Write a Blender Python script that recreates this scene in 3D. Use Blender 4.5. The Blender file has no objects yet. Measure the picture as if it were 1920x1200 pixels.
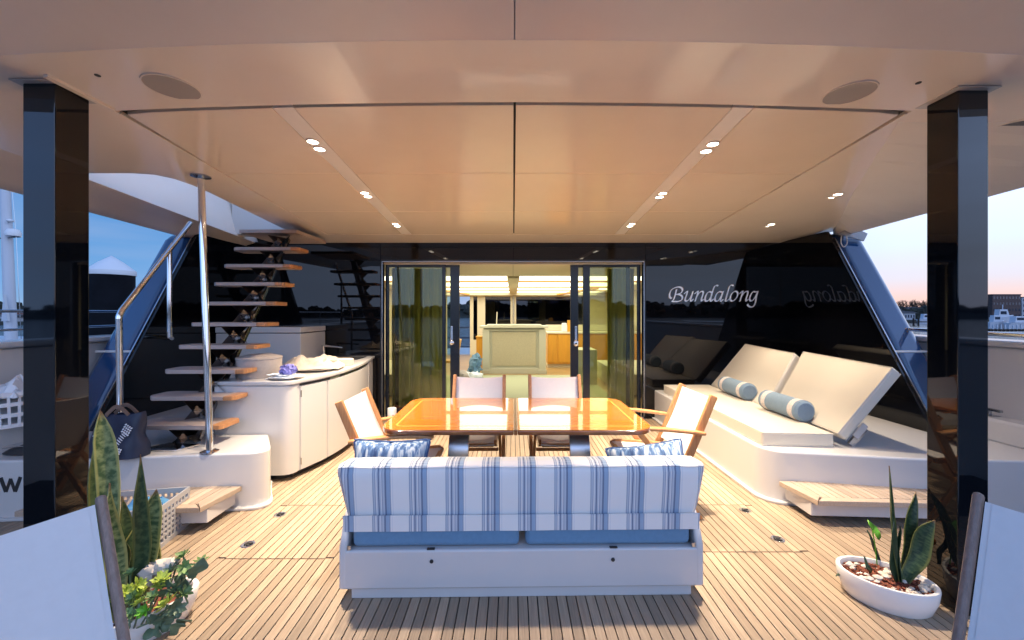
import bpy, bmesh, math, random
from mathutils import Vector, Matrix, noise
R = math.radians
rnd = random.Random(7)
scene = bpy.context.scene
col = scene.collection
# ------------------------------------------------------------------ camera, sky, exposure
cam_data = bpy.data.cameras.new('camera')
cam = bpy.data.objects.new('camera', cam_data); col.objects.link(cam)
cam.location = (0, 0, 1.5); cam.rotation_euler = (R(90), 0, 0)
cam_data.sensor_width = 36; cam_data.lens = 36 * 750 / 1920
cam_data.shift_x = -2 / 1920; cam_data.shift_y = -13 / 1920
cam_data.clip_start = 0.05; cam_data.clip_end = 3000
scene.camera = cam
scene.view_settings.view_transform = 'Standard'; scene.view_settings.look = 'None'
scene.view_settings.exposure = 0.27; scene.view_settings.gamma = 1.0
scene.view_settings.use_curve_mapping = False
scene.render.engine = 'CYCLES'
scene.cycles.max_bounces = 9; scene.cycles.diffuse_bounces = 5; scene.cycles.glossy_bounces = 5
scene.cycles.transparent_max_bounces = 12; scene.cycles.transmission_bounces = 4
scene.cycles.sample_clamp_indirect = 6.0
scene.cycles.caustics_reflective = False; scene.cycles.caustics_refractive = False
scene.cycles.use_denoising = True

def N(nt, typ, ins=None, **props):
    n = nt.nodes.new(typ)
    for k, v in props.items(): setattr(n, k, v)
    for k, v in (ins or {}).items():
        if isinstance(v, bpy.types.NodeSocket): nt.links.new(v, n.inputs[k])
        else: n.inputs[k].default_value = v
    return n
def ramp(nt, fac, stops, interp='LINEAR'):
    n = nt.nodes.new('ShaderNodeValToRGB'); r = n.color_ramp; r.interpolation = interp
    while len(r.elements) < len(stops): r.elements.new(0.5)
    for e, (p, c) in zip(r.elements, stops):
        e.position = p; e.color = (c, c, c, 1) if isinstance(c, (int, float)) else (*c, 1)
    if fac is not None: nt.links.new(fac, n.inputs[0])
    return n.outputs[0]
def mth(nt, op, a, b=0.0, c=0.0): return N(nt, 'ShaderNodeMath', {0: a, 1: b, 2: c}, operation=op).outputs[0]
def mixc(nt, f, a, b, mode='MIX'):
    n = nt.nodes.new('ShaderNodeMix'); n.data_type = 'RGBA'; n.blend_type = mode
    for k, v in ((0, f), (6, a), (7, b)):
        if isinstance(v, bpy.types.NodeSocket): nt.links.new(v, n.inputs[k])
        elif k == 0: n.inputs[0].default_value = v
        else: n.inputs[k].default_value = (*v, 1)
    return n.outputs[2]

# dusk sky after sunset: the glow stands on the starboard bow, the other side is deep blue
world = bpy.data.worlds.new('World'); scene.world = world; world.use_nodes = True
wt = world.node_tree; wt.nodes.clear()
tc = N(wt, 'ShaderNodeTexCoord')
sep = N(wt, 'ShaderNodeSeparateXYZ', {0: tc.outputs['Generated']})
hx, hy, hz = sep.outputs
hlen = mth(wt, 'SQRT', mth(wt, 'ADD', mth(wt, 'MULTIPLY', hx, hx), mth(wt, 'ADD', mth(wt, 'MULTIPLY', hy, hy), 1e-5)))
def toward(az):
    d = mth(wt, 'DIVIDE', mth(wt, 'ADD', mth(wt, 'MULTIPLY', hx, math.sin(R(az))), mth(wt, 'MULTIPLY', hy, math.cos(R(az)))), hlen)
    return mth(wt, 'MULTIPLY_ADD', d, 0.5, 0.5)
glow = ramp(wt, toward(120), [(0.0, 0.0), (0.14, 0.02), (0.40, 0.42), (0.62, 1.0)])
elev = mth(wt, 'MAXIMUM', hz, 0.0)
blue = ramp(wt, elev, [(0.0, (0.24, 0.40, 0.64)), (0.06, (0.155, 0.345, 0.65)), (0.22, (0.075, 0.25, 0.58)), (0.6, (0.12, 0.29, 0.66)), (1.0, (0.09, 0.17, 0.40))])
pale = ramp(wt, elev, [(0.0, (0.64, 0.72, 0.90)), (0.10, (0.70, 0.79, 0.96)), (0.25, (0.86, 1.06, 1.46)), (0.55, (0.46, 0.66, 1.12)), (1.0, (0.09, 0.17, 0.40))])
skyc = mixc(wt, glow, blue, pale)
warm = mth(wt, 'MULTIPLY', ramp(wt, elev, [(0.0, 1.0), (0.025, 0.75), (0.06, 0.25), (0.12, 0.0)]), ramp(wt, toward(62), [(0.62, 0.0), (0.95, 1.0)]))
skyc = mixc(wt, warm, skyc, (0.97, 0.58, 0.45))
aft = mth(wt, 'MULTIPLY', ramp(wt, toward(180), [(0.22, 0.0), (0.75, 1.0)]), ramp(wt, elev, [(0.0, 1.0), (0.35, 0.7), (0.8, 0.0)]))
skyc = mixc(wt, 1.0, skyc, N(wt, 'ShaderNodeCombineXYZ', {k: mth(wt, 'MULTIPLY_ADD', aft, g_, 1.0) for k, g_ in enumerate((0.42, 0.58, 0.88))}).outputs[0], 'MULTIPLY')
cl = N(wt, 'ShaderNodeTexNoise', {'Vector': N(wt, 'ShaderNodeMapping', {'Vector': tc.outputs['Generated'], 'Scale': (1.2, 1.2, 9)}).outputs[0], 'Scale': 2.2, 'Detail': 5.0})
skyc = mixc(wt, mth(wt, 'MULTIPLY', ramp(wt, cl.outputs[0], [(0.45, 0.0), (0.75, 1.0)]), 0.16), skyc, (0.62, 0.58, 0.66))
bg = N(wt, 'ShaderNodeBackground', {'Color': skyc, 'Strength': 1.0})
N(wt, 'ShaderNodeOutputWorld', {0: bg.outputs[0]})

LAMP = (1.0, 0.81, 0.60)
LAMP_W = 30.5
# ------------------------------------------------------------------ mesh helpers
def smooth_by_angle(me, ang=38):
    me.polygons.foreach_set('use_smooth', [True] * len(me.polygons))
    me.set_sharp_from_angle(angle=R(ang))
def world_of(o):
    m = o.matrix_basis.copy()
    return world_of(o.parent) @ m if o.parent else m
class MB:
    def __init__(s): s.v = []; s.f = []; s.uv = {}
    def add(s, vs, fs):
        o = len(s.v); s.v += [Vector(p) for p in vs]; s.f += [tuple(o + i for i in f) for f in fs]; return s
    def box(s, x0, x1, y0, y1, z0, z1):
        return s.add([(x0,y0,z0),(x1,y0,z0),(x1,y1,z0),(x0,y1,z0),(x0,y0,z1),(x1,y0,z1),(x1,y1,z1),(x0,y1,z1)],
                     [(0,3,2,1),(4,5,6,7),(0,1,5,4),(1,2,6,5),(2,3,7,6),(3,0,4,7)])
    def obox(s, c, size, m=None):
        b = MB().box(-size[0]/2, size[0]/2, -size[1]/2, size[1]/2, -size[2]/2, size[2]/2)
        m = Matrix.Translation(c) @ (m.to_4x4() if m else Matrix())
        return s.add([m @ p for p in b.v], b.f)
    def bar(s, p0, p1, w, h, up=(0,0,1)):
        p0, p1 = Vector(p0), Vector(p1); d = (p1-p0).normalized(); u = Vector(up)
        if abs(d.dot(u)) > 0.98: u = Vector((0,1,0))
        a = d.cross(u).normalized()*w/2; b = a.cross(d).normalized()*h/2
        return s.add([p0-a-b,p0+a-b,p0+a+b,p0-a+b,p1-a-b,p1+a-b,p1+a+b,p1-a+b],
                     [(0,1,2,3)[::-1],(4,5,6,7),(0,1,5,4),(1,2,6,5),(2,3,7,6),(3,0,4,7)])
    def strip(s, pts, w, h, side=(1,0,0)):
        """a rectangular bar swept along a polyline, its width along side"""
        pts = [Vector(p) for p in pts]; a = Vector(side).normalized()*w/2; rings = []
        for i, p in enumerate(pts):
            d = (pts[min(i+1, len(pts)-1)] - pts[max(i-1, 0)]).normalized(); b = a.cross(d).normalized()*h/2
            rings.append([p-a-b, p+a-b, p+a+b, p-a+b])
        n = len(pts); fs = [(3,2,1,0), tuple(4*(n-1)+k for k in range(4))]
        for i in range(n-1):
            for k in range(4): fs.append((4*i+k, 4*i+(k+1)%4, 4*i+4+(k+1)%4, 4*i+4+k))
        return s.add([q for r in rings for q in r], fs)
    def tube(s, pts, r, seg=12, cap=True):
        pts = [Vector(p) for p in pts]; n = len(pts); rs = r if isinstance(r, (list, tuple)) else [r]*n
        ref = Vector((0.31, 0.17, 0.94)); vs = []; fs = []
        for i, p in enumerate(pts):
            d = (pts[min(i+1, n-1)] - pts[max(i-1, 0)]).normalized()
            if i == 0:
                a = d.cross(ref if abs(d.dot(ref)) < 0.95 else Vector((1,0,0))).normalized()
            else:
                a = (a - d*a.dot(d)).normalized()
            b = d.cross(a)
            vs += [p + (a*math.cos(t) + b*math.sin(t))*rs[i] for t in (2*math.pi*k/seg for k in range(seg))]
        for i in range(n-1):
            for k in range(seg): fs.append((i*seg+k, i*seg+(k+1)%seg, (i+1)*seg+(k+1)%seg, (i+1)*seg+k))
        if cap: fs += [tuple(range(seg))[::-1], tuple((n-1)*seg+k for k in range(seg))]
        return s.add(vs, fs)
    def lathe(s, prof, c=(0,0,0), seg=24, sx=1, sy=1, rot=0, ring=False):
        vs = []; fs = []; n = len(prof)
        for r, z in prof:
            for k in range(seg):
                t = 2*math.pi*k/seg; x = r*math.cos(t)*sx; y = r*math.sin(t)*sy
                vs.append((c[0]+x*math.cos(rot)-y*math.sin(rot), c[1]+x*math.sin(rot)+y*math.cos(rot), c[2]+z))
        for i in range(n-1):
            for k in range(seg): fs.append((i*seg+k, i*seg+(k+1)%seg, (i+1)*seg+(k+1)%seg, (i+1)*seg+k))
        if ring: fs += [((n-1)*seg+k, (n-1)*seg+(k+1)%seg, (k+1)%seg, k) for k in range(seg)]
        else: fs += [tuple(range(seg))[::-1], tuple((n-1)*seg+k for k in range(seg))]
        return s.add(vs, fs)
    def prism(s, poly, z0, z1, axis='z'):
        """polygon extruded: axis z -> (x,y); axis x -> (y,z); axis y -> (x,z)"""
        f = {'z': lambda p, t: (p[0], p[1], t), 'x': lambda p, t: (t, p[0], p[1]), 'y': lambda p, t: (p[0], t, p[1])}[axis]
        n = len(poly); vs = [f(p, z0) for p in poly] + [f(p, z1) for p in poly]
        return s.add(vs, [tuple(range(n))[::-1], tuple(range(n, 2*n))] + [(i, (i+1)%n, n+(i+1)%n, n+i) for i in range(n)])
    def prismf(s, poly, zb, zt):
        """polygon in x,y whose bottom and top heights are functions of x, y"""
        n = len(poly); vs = [(x, y, zb(x, y)) for x, y in poly] + [(x, y, zt(x, y)) for x, y in poly]
        return s.add(vs, [tuple(range(n))[::-1], tuple(range(n, 2*n))] + [(i, (i+1)%n, n+(i+1)%n, n+i) for i in range(n)])
    def grid(s, fn, nu, nv, th=0.0):
        vs = [fn(i/nu, j/nv) for j in range(nv+1) for i in range(nu+1)]
        fs = [(j*(nu+1)+i, j*(nu+1)+i+1, (j+1)*(nu+1)+i+1, (j+1)*(nu+1)+i) for j in range(nv) for i in range(nu)]
        o = len(s.v)
        for j in range(nv+1):
            for i in range(nu+1): s.uv[o + j*(nu+1)+i] = (i/nu, j/nv)
        return s.add(vs, fs)
    def ball(s, c, r, seg=12, rings=8, jit=0.0, seed=0):
        vs = []; fs = []; rr = r if isinstance(r, (tuple, list)) else (r, r, r)
        for j in range(rings+1):
            p = math.pi*j/rings
            for k in range(seg):
                t = 2*math.pi*k/seg; d = Vector((math.sin(p)*math.cos(t), math.sin(p)*math.sin(t), math.cos(p)))
                q = 1 + (jit*noise.noise(d*2.3 + Vector((seed*3.1, seed*1.7, 0))) if jit else 0)
                vs.append((c[0]+d.x*rr[0]*q, c[1]+d.y*rr[1]*q, c[2]+d.z*rr[2]*q))
        for j in range(rings):
            for k in range(seg): fs.append((j*seg+k, (j+1)*seg+k, (j+1)*seg+(k+1)%seg, j*seg+(k+1)%seg))
        return s.add(vs, fs)
    def xf(s, m):
        s.v = [m @ p for p in s.v]; return s
    def mesh(s, name, mat, bevel=0, seg=2, smooth=True, solid=0, inv=None):
        me = bpy.data.meshes.new(name)
        vs = [inv @ p for p in s.v] if inv is not None else s.v
        me.from_pydata([tuple(p) for p in vs], [], s.f)
        if s.uv:
            ul = me.uv_layers.new(name='UVMap')
            for lp in me.loops: ul.data[lp.index].uv = s.uv.get(lp.vertex_index, (0, 0))
        bm = bmesh.new(); bm.from_mesh(me)
        bmesh.ops.remove_doubles(bm, verts=bm.verts, dist=1e-6) if not s.uv else None
        bmesh.ops.recalc_face_normals(bm, faces=bm.faces)
        if solid: bmesh.ops.solidify(bm, geom=bm.faces[:], thickness=solid)
        if bevel:
            es = [e for e in bm.edges if len(e.link_faces) == 2 and e.calc_face_angle(0) > R(32)]
            bmesh.ops.bevel(bm, geom=es, offset=bevel, segments=seg, profile=0.5, affect='EDGES', clamp_overlap=True)
        bm.to_mesh(me); bm.free()
        if mat: me.materials.append(mat)
        if smooth: smooth_by_angle(me)
        return me
    def build(s, name, mat, parent=None, local=False, **kw):
        inv = world_of(parent).inverted() if (parent is not None and not local) else None
        o = bpy.data.objects.new(name, s.mesh(name, mat, inv=inv, **kw)); col.objects.link(o)
        if kw.get('bevel') and kw.get('smooth', True):
            wn = o.modifiers.new('even_normals', 'WEIGHTED_NORMAL'); wn.weight = 100; wn.keep_sharp = True
        if parent is not None: o.parent = parent
        return o
def tag(o, label=None, cat=None, group=None, kind=None):
    for k, v in (('label', label), ('category', cat), ('group', group), ('kind', kind)):
        if v: o[k] = v
    return o
def thing(name, loc, label, cat, group=None, rz=0, kind=None):
    o = bpy.data.objects.new(name, None); col.objects.link(o); o.location = loc; o.rotation_euler = (0, 0, rz)
    o.empty_display_size = 0.1
    return tag(o, label, cat, group, kind)
def struct(name, mb, mat, **kw): return tag(mb.build(name, mat, **kw), kind='structure')
def copy_tree(o, parent=None):
    c = o.copy(); col.objects.link(c)
    if parent is not None: c.parent = parent
    for ch in list(o.children): copy_tree(ch, c)
    return c
def at(px, py, Y):
    """where the line of sight through a point of the 1920 px photograph meets the distance Y"""
    return Vector(((px-962)/750*Y, Y, 1.5+(587-py)/750*Y))
def crv(pts, n=6):
    """Catmull-Rom through 2-D or 3-D points"""
    P = [Vector(p) for p in pts]; out = []
    for i in range(len(P)-1):
        a, b, c, d = P[max(i-1, 0)], P[i], P[i+1], P[min(i+2, len(P)-1)]
        for k in range(n):
            t = k/n
            out.append(0.5*((2*b) + (c-a)*t + (2*a-5*b+4*c-d)*t*t + (3*b-a-3*c+d)*t**3))
    return out + [P[-1]]
def rrect(x0, x1, y0, y1, r, n=5, corners=(1,1,1,1)):
    out = []
    for k, (cx, cy, a) in enumerate(((x1-r, y0+r, -90), (x1-r, y1-r, 0), (x0+r, y1-r, 90), (x0+r, y0+r, 180))):
        if corners[k]: out += [(cx+r*math.cos(R(a+90*i/n)), cy+r*math.sin(R(a+90*i/n))) for i in range(n+1)]
        else: out.append(((x1, y0), (x1, y1), (x0, y1), (x0, y0))[k])
    return out
# ------------------------------------------------------------------ materials
def mat(name, c=(0.5,0.5,0.5), rough=0.5, metal=0.0, ior=1.5, coat=0.0, coat_rough=0.03, bump=0.0, bscale=200.0, var=0.0, vscale=3.0, sheen=0.0, emit=None, es=0.0, stretch=(1,1,1), rvar=0.0):
    m = bpy.data.materials.new(name); m.use_nodes = True; nt = m.node_tree; b = nt.nodes['Principled BSDF']
    b.inputs['Base Color'].default_value = (*c, 1); b.inputs['Roughness'].default_value = rough
    b.inputs['Metallic'].default_value = metal; b.inputs['IOR'].default_value = ior
    b.inputs['Coat Weight'].default_value = coat; b.inputs['Coat Roughness'].default_value = coat_rough
    if sheen: b.inputs['Sheen Weight'].default_value = sheen
    if emit: b.inputs['Emission Color'].default_value = (*emit, 1); b.inputs['Emission Strength'].default_value = es
    pos = N(nt, 'ShaderNodeNewGeometry').outputs['Position']
    if stretch != (1,1,1): pos = N(nt, 'ShaderNodeMapping', {'Vector': pos, 'Scale': stretch}).outputs[0]
    if var or rvar:
        nz = N(nt, 'ShaderNodeTexNoise', {'Vector': pos, 'Scale': vscale, 'Detail': 5.0, 'Roughness': 0.6}).outputs[0]
        if var:
            cc = mixc(nt, ramp(nt, nz, [(0.3, 0.0), (0.7, 1.0)]), tuple(x*(1-var) for x in c), tuple(min(1, x*(1+var)) for x in c))
            nt.links.new(cc, b.inputs['Base Color'])
        if rvar: nt.links.new(ramp(nt, nz, [(0.3, max(0, rough-rvar)), (0.7, rough+rvar)]), b.inputs['Roughness'])
    if bump:
        nb = N(nt, 'ShaderNodeTexNoise', {'Vector': pos, 'Scale': bscale, 'Detail': 3.0}).outputs[0]
        nt.links.new(N(nt, 'ShaderNodeBump', {'Height': nb, 'Strength': bump, 'Distance': 0.002}).outputs[0], b.inputs['Normal'])
    return m
def teak(name, base, dark, rough=0.55, coat=0.0, along='y', objvar=0.35, wear=True):
    """weathered or oiled wood: grain runs along one axis, every board has its own tone"""
    m = bpy.data.materials.new(name); m.use_nodes = True; nt = m.node_tree; b = nt.nodes['Principled BSDF']
    pos = N(nt, 'ShaderNodeNewGeometry').outputs['Position']; info = N(nt, 'ShaderNodeObjectInfo')
    off = N(nt, 'ShaderNodeVectorMath', {0: pos, 1: N(nt, 'ShaderNodeCombineXYZ', {0: 0.0, 1: mth(nt, 'MULTIPLY', info.outputs['Random'], 31.0), 2: mth(nt, 'MULTIPLY', info.outputs['Random'], 13.0)}).outputs[0]}, operation='ADD').outputs[0]
    sc = {'y': (150, 4, 150), 'x': (4, 150, 150), 'z': (120, 120, 5)}[along]
    g = N(nt, 'ShaderNodeTexNoise', {'Vector': N(nt, 'ShaderNodeMapping', {'Vector': off, 'Scale': sc}).outputs[0], 'Scale': 1.0, 'Detail': 4.0, 'Roughness': 0.65}).outputs[0]
    c = mixc(nt, ramp(nt, g, [(0.32, 0.0), (0.68, 1.0)]), dark, base)
    tone = ramp(nt, info.outputs['Random'], [(0.0, 1-objvar), (0.5, 1.0), (1.0, 1+objvar*0.5)])
    c = mixc(nt, 1.0, c, tone, 'MULTIPLY')
    if wear:
        w = N(nt, 'ShaderNodeTexNoise', {'Vector': pos, 'Scale': 1.7, 'Detail': 6.0, 'Roughness': 0.65}).outputs[0]
        c = mixc(nt, mth(nt, 'MULTIPLY', ramp(nt, w, [(0.45, 0.0), (0.72, 1.0)]), 0.45), c, tuple(x*0.7+0.04 for x in dark))
    nt.links.new(c, b.inputs['Base Color']); b.inputs['Roughness'].default_value = rough
    b.inputs['Coat Weight'].default_value = coat; b.inputs['Coat Roughness'].default_value = 0.02
    nt.links.new(N(nt, 'ShaderNodeBump', {'Height': g, 'Strength': 0.25, 'Distance': 0.001}).outputs[0], b.inputs['Normal'])
    return m
def glassy(name, tint, refl=1.45, rough=0.0):
    """thin pane: part of the light passes, tinted, the rest is mirrored by Fresnel"""
    m = bpy.data.materials.new(name); m.use_nodes = True; nt = m.node_tree; nt.nodes.clear()
    fr = N(nt, 'ShaderNodeFresnel', {'IOR': refl})
    t = N(nt, 'ShaderNodeBsdfTransparent', {'Color': (*tint, 1)}); g = N(nt, 'ShaderNodeBsdfGlossy', {'Color': (1,1,1,1), 'Roughness': rough})
    mx = N(nt, 'ShaderNodeMixShader', {0: fr.outputs[0], 1: t.outputs[0], 2: g.outputs[0]})
    N(nt, 'ShaderNodeOutputMaterial', {0: mx.outputs[0]}); return m
def fabric(name, c, weave=900.0, var=0.06):
    return mat(name, c, rough=0.85, bump=0.35, bscale=weave, var=var, vscale=40, sheen=0.15)
M = dict(
    deck=teak('deck_teak', (0.41, 0.31, 0.215), (0.275, 0.20, 0.135), 0.5, objvar=0.28),
    step=teak('step_teak', (0.55, 0.44, 0.34), (0.42, 0.32, 0.235), 0.5, along='y'),
    tread=teak('tread_teak', (0.50, 0.41, 0.365), (0.38, 0.30, 0.265), 0.5, along='x', objvar=0.15),
    chairwood=teak('chair_teak', (0.50, 0.25, 0.105), (0.36, 0.16, 0.06), 0.38, along='z', objvar=0.08, wear=False),
    tabletop=teak('varnished_table', (0.66, 0.25, 0.035), (0.38, 0.105, 0.012), 0.22, coat=1.0, along='x', objvar=0.05, wear=False),
    tableedge=teak('varnished_edge', (0.21, 0.06, 0.016), (0.13, 0.034, 0.010), 0.2, coat=1.0, along='x', objvar=0.05, wear=False),
    inlay=teak('varnished_inlay', (0.85, 0.42, 0.09), (0.75, 0.32, 0.06), 0.2, coat=1.0, along='x', objvar=0.02, wear=False),
    caulk=mat('caulking', (0.012, 0.012, 0.013), 0.7),
    gel=mat('white_gelcoat', (0.56, 0.55, 0.54), 0.22, bump=0.02, bscale=6, var=0.015, vscale=2.0, coat=0.3),
    ceil=mat('ceiling_gelcoat', (0.87, 0.78, 0.69), 0.09, bump=0.05, bscale=2.5, var=0.02, vscale=2.0, rvar=0.03),
    lipgel=mat('roof_lip_gelcoat', (0.78, 0.69, 0.62), 0.28, bump=0.05, bscale=3, var=0.03, vscale=2.0),
    strips=mat('strip_lacquer', (0.88, 0.84, 0.80), 0.3),
    soffit=mat('soffit_gelcoat', (0.78, 0.74, 0.71), 0.45, bump=0.05, bscale=3, var=0.02),
    panel=mat('ceiling_lining', (0.90, 0.79, 0.66), 0.20, bump=0.05, bscale=400, var=0.02, vscale=3.0, coat=0.25, coat_rough=0.12),
    blackglass=mat('black_glass', (0.003, 0.003, 0.004), 0.015, ior=1.46),
    blackpaint=mat('black_gloss_paint', (0.003, 0.004, 0.006), 0.03, ior=1.5),
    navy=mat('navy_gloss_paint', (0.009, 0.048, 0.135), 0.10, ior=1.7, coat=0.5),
    stile=mat('door_stile_paint', (0.004, 0.009, 0.020), 0.2, ior=1.5),
    rubber=mat('dark_rubber', (0.02, 0.02, 0.022), 0.6),
    steel=mat('polished_steel', (0.72, 0.72, 0.73), 0.07, metal=1.0),
    spine=mat('stair_spine_steel', (0.30, 0.29, 0.29), 0.12, metal=1.0),
    skylit_wood=teak('skylit_post_wood', (0.27, 0.19, 0.155), (0.18, 0.125, 0.10), 0.5, along='z', objvar=0.05, wear=False),  # near chair posts: grey cast of the dusk sky put into the wood colour
    dsteel=mat('dull_steel', (0.45, 0.46, 0.48), 0.25, metal=1.0),
    sling=fabric('white_sling', (0.66, 0.64, 0.635), 1400.0, 0.02),
    sunpad=mat('cream_vinyl', (0.54, 0.50, 0.425), 0.45, bump=0.05, bscale=500, var=0.02),
    bluefab=fabric('blue_fabric', (0.115, 0.235, 0.37)),
    bolster=fabric('grey_blue_fabric', (0.15, 0.225, 0.30)),
    cream=mat('cream_lacquer', (0.56, 0.54, 0.42), 0.35, var=0.02),
    stone=mat('textured_stone', (0.50, 0.44, 0.30), 0.6, bump=0.9, bscale=60, var=0.12, vscale=50),
    ywood=mat('honey_veneer', (0.62, 0.30, 0.035), 0.3, var=0.12, vscale=8, stretch=(1, 1, 0.2)),
    carpet=mat('pale_carpet', (0.40, 0.42, 0.27), 0.9, bump=0.4, bscale=300),
    parquet=mat('salon_boards', (0.38, 0.25, 0.10), 0.35, var=0.1, vscale=4),
    curtain=mat('olive_curtain', (0.46, 0.43, 0.28), 0.75, var=0.1, vscale=14, stretch=(1, 1, 0.1)),
    lens=mat('lamp_lens', (1, 1, 1), 0.4, emit=(1.0, 0.90, 0.74), es=14.0),
    strip=mat('light_panel', (1, 1, 1), 0.5, emit=(1.0, 0.97, 0.80), es=2.9),
    grille=mat('speaker_grille', (0.36, 0.335, 0.325), 0.7, bump=0.5, bscale=900),
    dgrille=mat('dark_grille', (0.10, 0.115, 0.14), 0.6, bump=0.8, bscale=120, var=0.5, vscale=60),
    plastic=mat('grey_plastic', (0.36, 0.36, 0.37), 0.4),
    wplastic=mat('white_plastic', (0.75, 0.76, 0.78), 0.4),
    ceramic=mat('white_ceramic', (0.76, 0.75, 0.73), 0.2, var=0.03, vscale=12),
    soil=mat('potting_bark', (0.17, 0.05, 0.028), 0.9, bump=1.0, bscale=90, var=0.5, vscale=60),
    pebble=mat('pale_pebbles', (0.60, 0.54, 0.46), 0.55, var=0.15, vscale=30),
    canvas=fabric('beige_canvas', (0.56, 0.48, 0.40), 700.0),
    taupe=fabric('taupe_canvas', (0.40, 0.35, 0.32), 700.0),
    whitecloth=fabric('white_cloth', (0.70, 0.76, 0.82), 600.0),
    lilac=mat('lilac_petals', (0.20, 0.20, 0.56), 0.7, var=0.3, vscale=90),
    navycloth=mat('navy_bag_cloth', (0.008, 0.014, 0.04), 0.45, bump=0.4, bscale=40, var=0.2, vscale=9),
    print=mat('white_print', (0.70, 0.74, 0.80), 0.4),
    red=mat('red_print', (0.6, 0.02, 0.06), 0.5),
    green=mat('green_sticker', (0.03, 0.30, 0.08), 0.5),
    letters=mat('brushed_letters', (0.78, 0.85, 0.97), 0.35, metal=0.15),
    inter=mat('salon_white', (0.64, 0.58, 0.44), 0.5),
    pane=glassy('door_pane', (0.84, 0.87, 0.74), 1.4),
    tinted=glassy('dark_window', (0.06, 0.07, 0.11), 1.5),
    succ=mat('succulent_leaf', (0.15, 0.25, 0.08), 0.5, var=0.35, vscale=25),
    succy=mat('lime_succulent', (0.36, 0.46, 0.07), 0.5, var=0.3, vscale=30),
    succd=mat('grey_succulent', (0.11, 0.17, 0.095), 0.5, var=0.3, vscale=20),
    lime=mat('bright_leaf', (0.13, 0.40, 0.02), 0.45),
    darkleaf=mat('dark_leaf', (0.022, 0.05, 0.022), 0.4, var=0.3, vscale=30),
    tree=mat('far_foliage', (0.022, 0.026, 0.02), 0.9, var=0.4, vscale=0.4),
    bark=mat('dark_bark', (0.03, 0.022, 0.018), 0.9),
    land=mat('shore_ground', (0.035, 0.04, 0.035), 0.9, var=0.3, vscale=0.2),
    house=mat('house_wall', (0.34, 0.36, 0.40), 0.7, var=0.1, vscale=0.5),
    roof=mat('slate_roof', (0.05, 0.05, 0.06), 0.8),
    redroof=mat('tile_roof', (0.16, 0.06, 0.04), 0.8),
    brick=mat('brown_brick', (0.085, 0.055, 0.05), 0.85, var=0.2, vscale=2.0),
    window=mat('window_dark', (0.03, 0.04, 0.06), 0.1),
    pile=mat('black_sleeve', (0.006, 0.007, 0.010), 0.75, ior=1.2, var=0.3, vscale=3),
    hullw=mat('far_hull_paint', (0.55, 0.58, 0.64), 0.35),
    amber=mat('orange_shade', (0.8, 0.25, 0.02), 0.5),
)
# striped sofa cover: printed groups of blue lines, repeated along the width
def striped():
    m = mat('striped_cover', (0.7, 0.7, 0.7), 0.85, bump=0.3, bscale=900); nt = m.node_tree; b = nt.nodes['Principled BSDF']
    ob = N(nt, 'ShaderNodeTexCoord').outputs['Object']; sp = N(nt, 'ShaderNodeSeparateXYZ', {0: ob})
    f = mth(nt, 'FRACT', mth(nt, 'MULTIPLY_ADD', sp.outputs[0], 1/0.1905, 40.12))
    W, L, MD, D = (0.78, 0.75, 0.71), (0.45, 0.49, 0.55), (0.25, 0.30, 0.39), (0.10, 0.145, 0.24)
    c = ramp(nt, f, [(0, MD), (0.022, L), (0.06, MD), (0.085, W), (0.11, L), (0.145, D), (0.18, L), (0.225, W), (0.245, MD), (0.27, L), (0.325, D), (0.375, (0.26, 0.36, 0.49)), (0.47, MD), (0.495, W), (0.53, (0.68,0.67,0.66)), (0.56, W)], 'CONSTANT')
    wv = N(nt, 'ShaderNodeTexWave', {'Vector': ob, 'Scale': 55.0, 'Distortion': 0.6, 'Detail': 1.0}, bands_direction='Z')
    c = mixc(nt, mth(nt, 'MULTIPLY', wv.outputs[1] if False else wv.outputs['Fac'], 0.22), c, (0.62, 0.64, 0.68))
    nt.links.new(c, b.inputs['Base Color']); return m
nt_ = M['curtain'].node_tree; pb_ = nt_.nodes['Principled BSDF']
tr_ = N(nt_, 'ShaderNodeBsdfTranslucent', {'Color': (0.58, 0.55, 0.36, 1)})
nt_.links.new(N(nt_, 'ShaderNodeMixShader', {0: 0.55, 1: pb_.outputs[0], 2: tr_.outputs[0]}).outputs[0], nt_.nodes['Material Output'].inputs[0])
M['stripe'] = striped()
def ikat():
    m = mat('ikat_cover', (0.3, 0.4, 0.5), 0.85, bump=0.3, bscale=900); nt = m.node_tree; b = nt.nodes['Principled BSDF']
    ob = N(nt, 'ShaderNodeTexCoord').outputs['Object']
    n1 = N(nt, 'ShaderNodeTexNoise', {'Vector': N(nt, 'ShaderNodeMapping', {'Vector': ob, 'Scale': (46, 46, 7)}).outputs[0], 'Scale': 1.0, 'Detail': 3.0}).outputs[0]
    nt.links.new(ramp(nt, n1, [(0.34, (0.02, 0.055, 0.15)), (0.50, (0.08, 0.16, 0.31)), (0.56, (0.28, 0.36, 0.46)), (0.70, (0.50, 0.54, 0.58))]), b.inputs['Base Color']); return m
M['ikat'] = ikat()
def trimband():
    m = mat('patterned_band', (0.6, 0.5, 0.45), 0.85); nt = m.node_tree; b = nt.nodes['Principled BSDF']
    ob = N(nt, 'ShaderNodeTexCoord').outputs['Object']
    v = N(nt, 'ShaderNodeTexVoronoi', {'Vector': ob, 'Scale': 55.0}).outputs[0]
    nt.links.new(ramp(nt, v, [(0.0, (0.62, 0.55, 0.50)), (0.42, (0.62, 0.57, 0.52)), (0.5, (0.30, 0.31, 0.36)), (0.6, (0.6, 0.52, 0.48))]), b.inputs['Base Color']); return m
M['trim'] = trimband()
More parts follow.
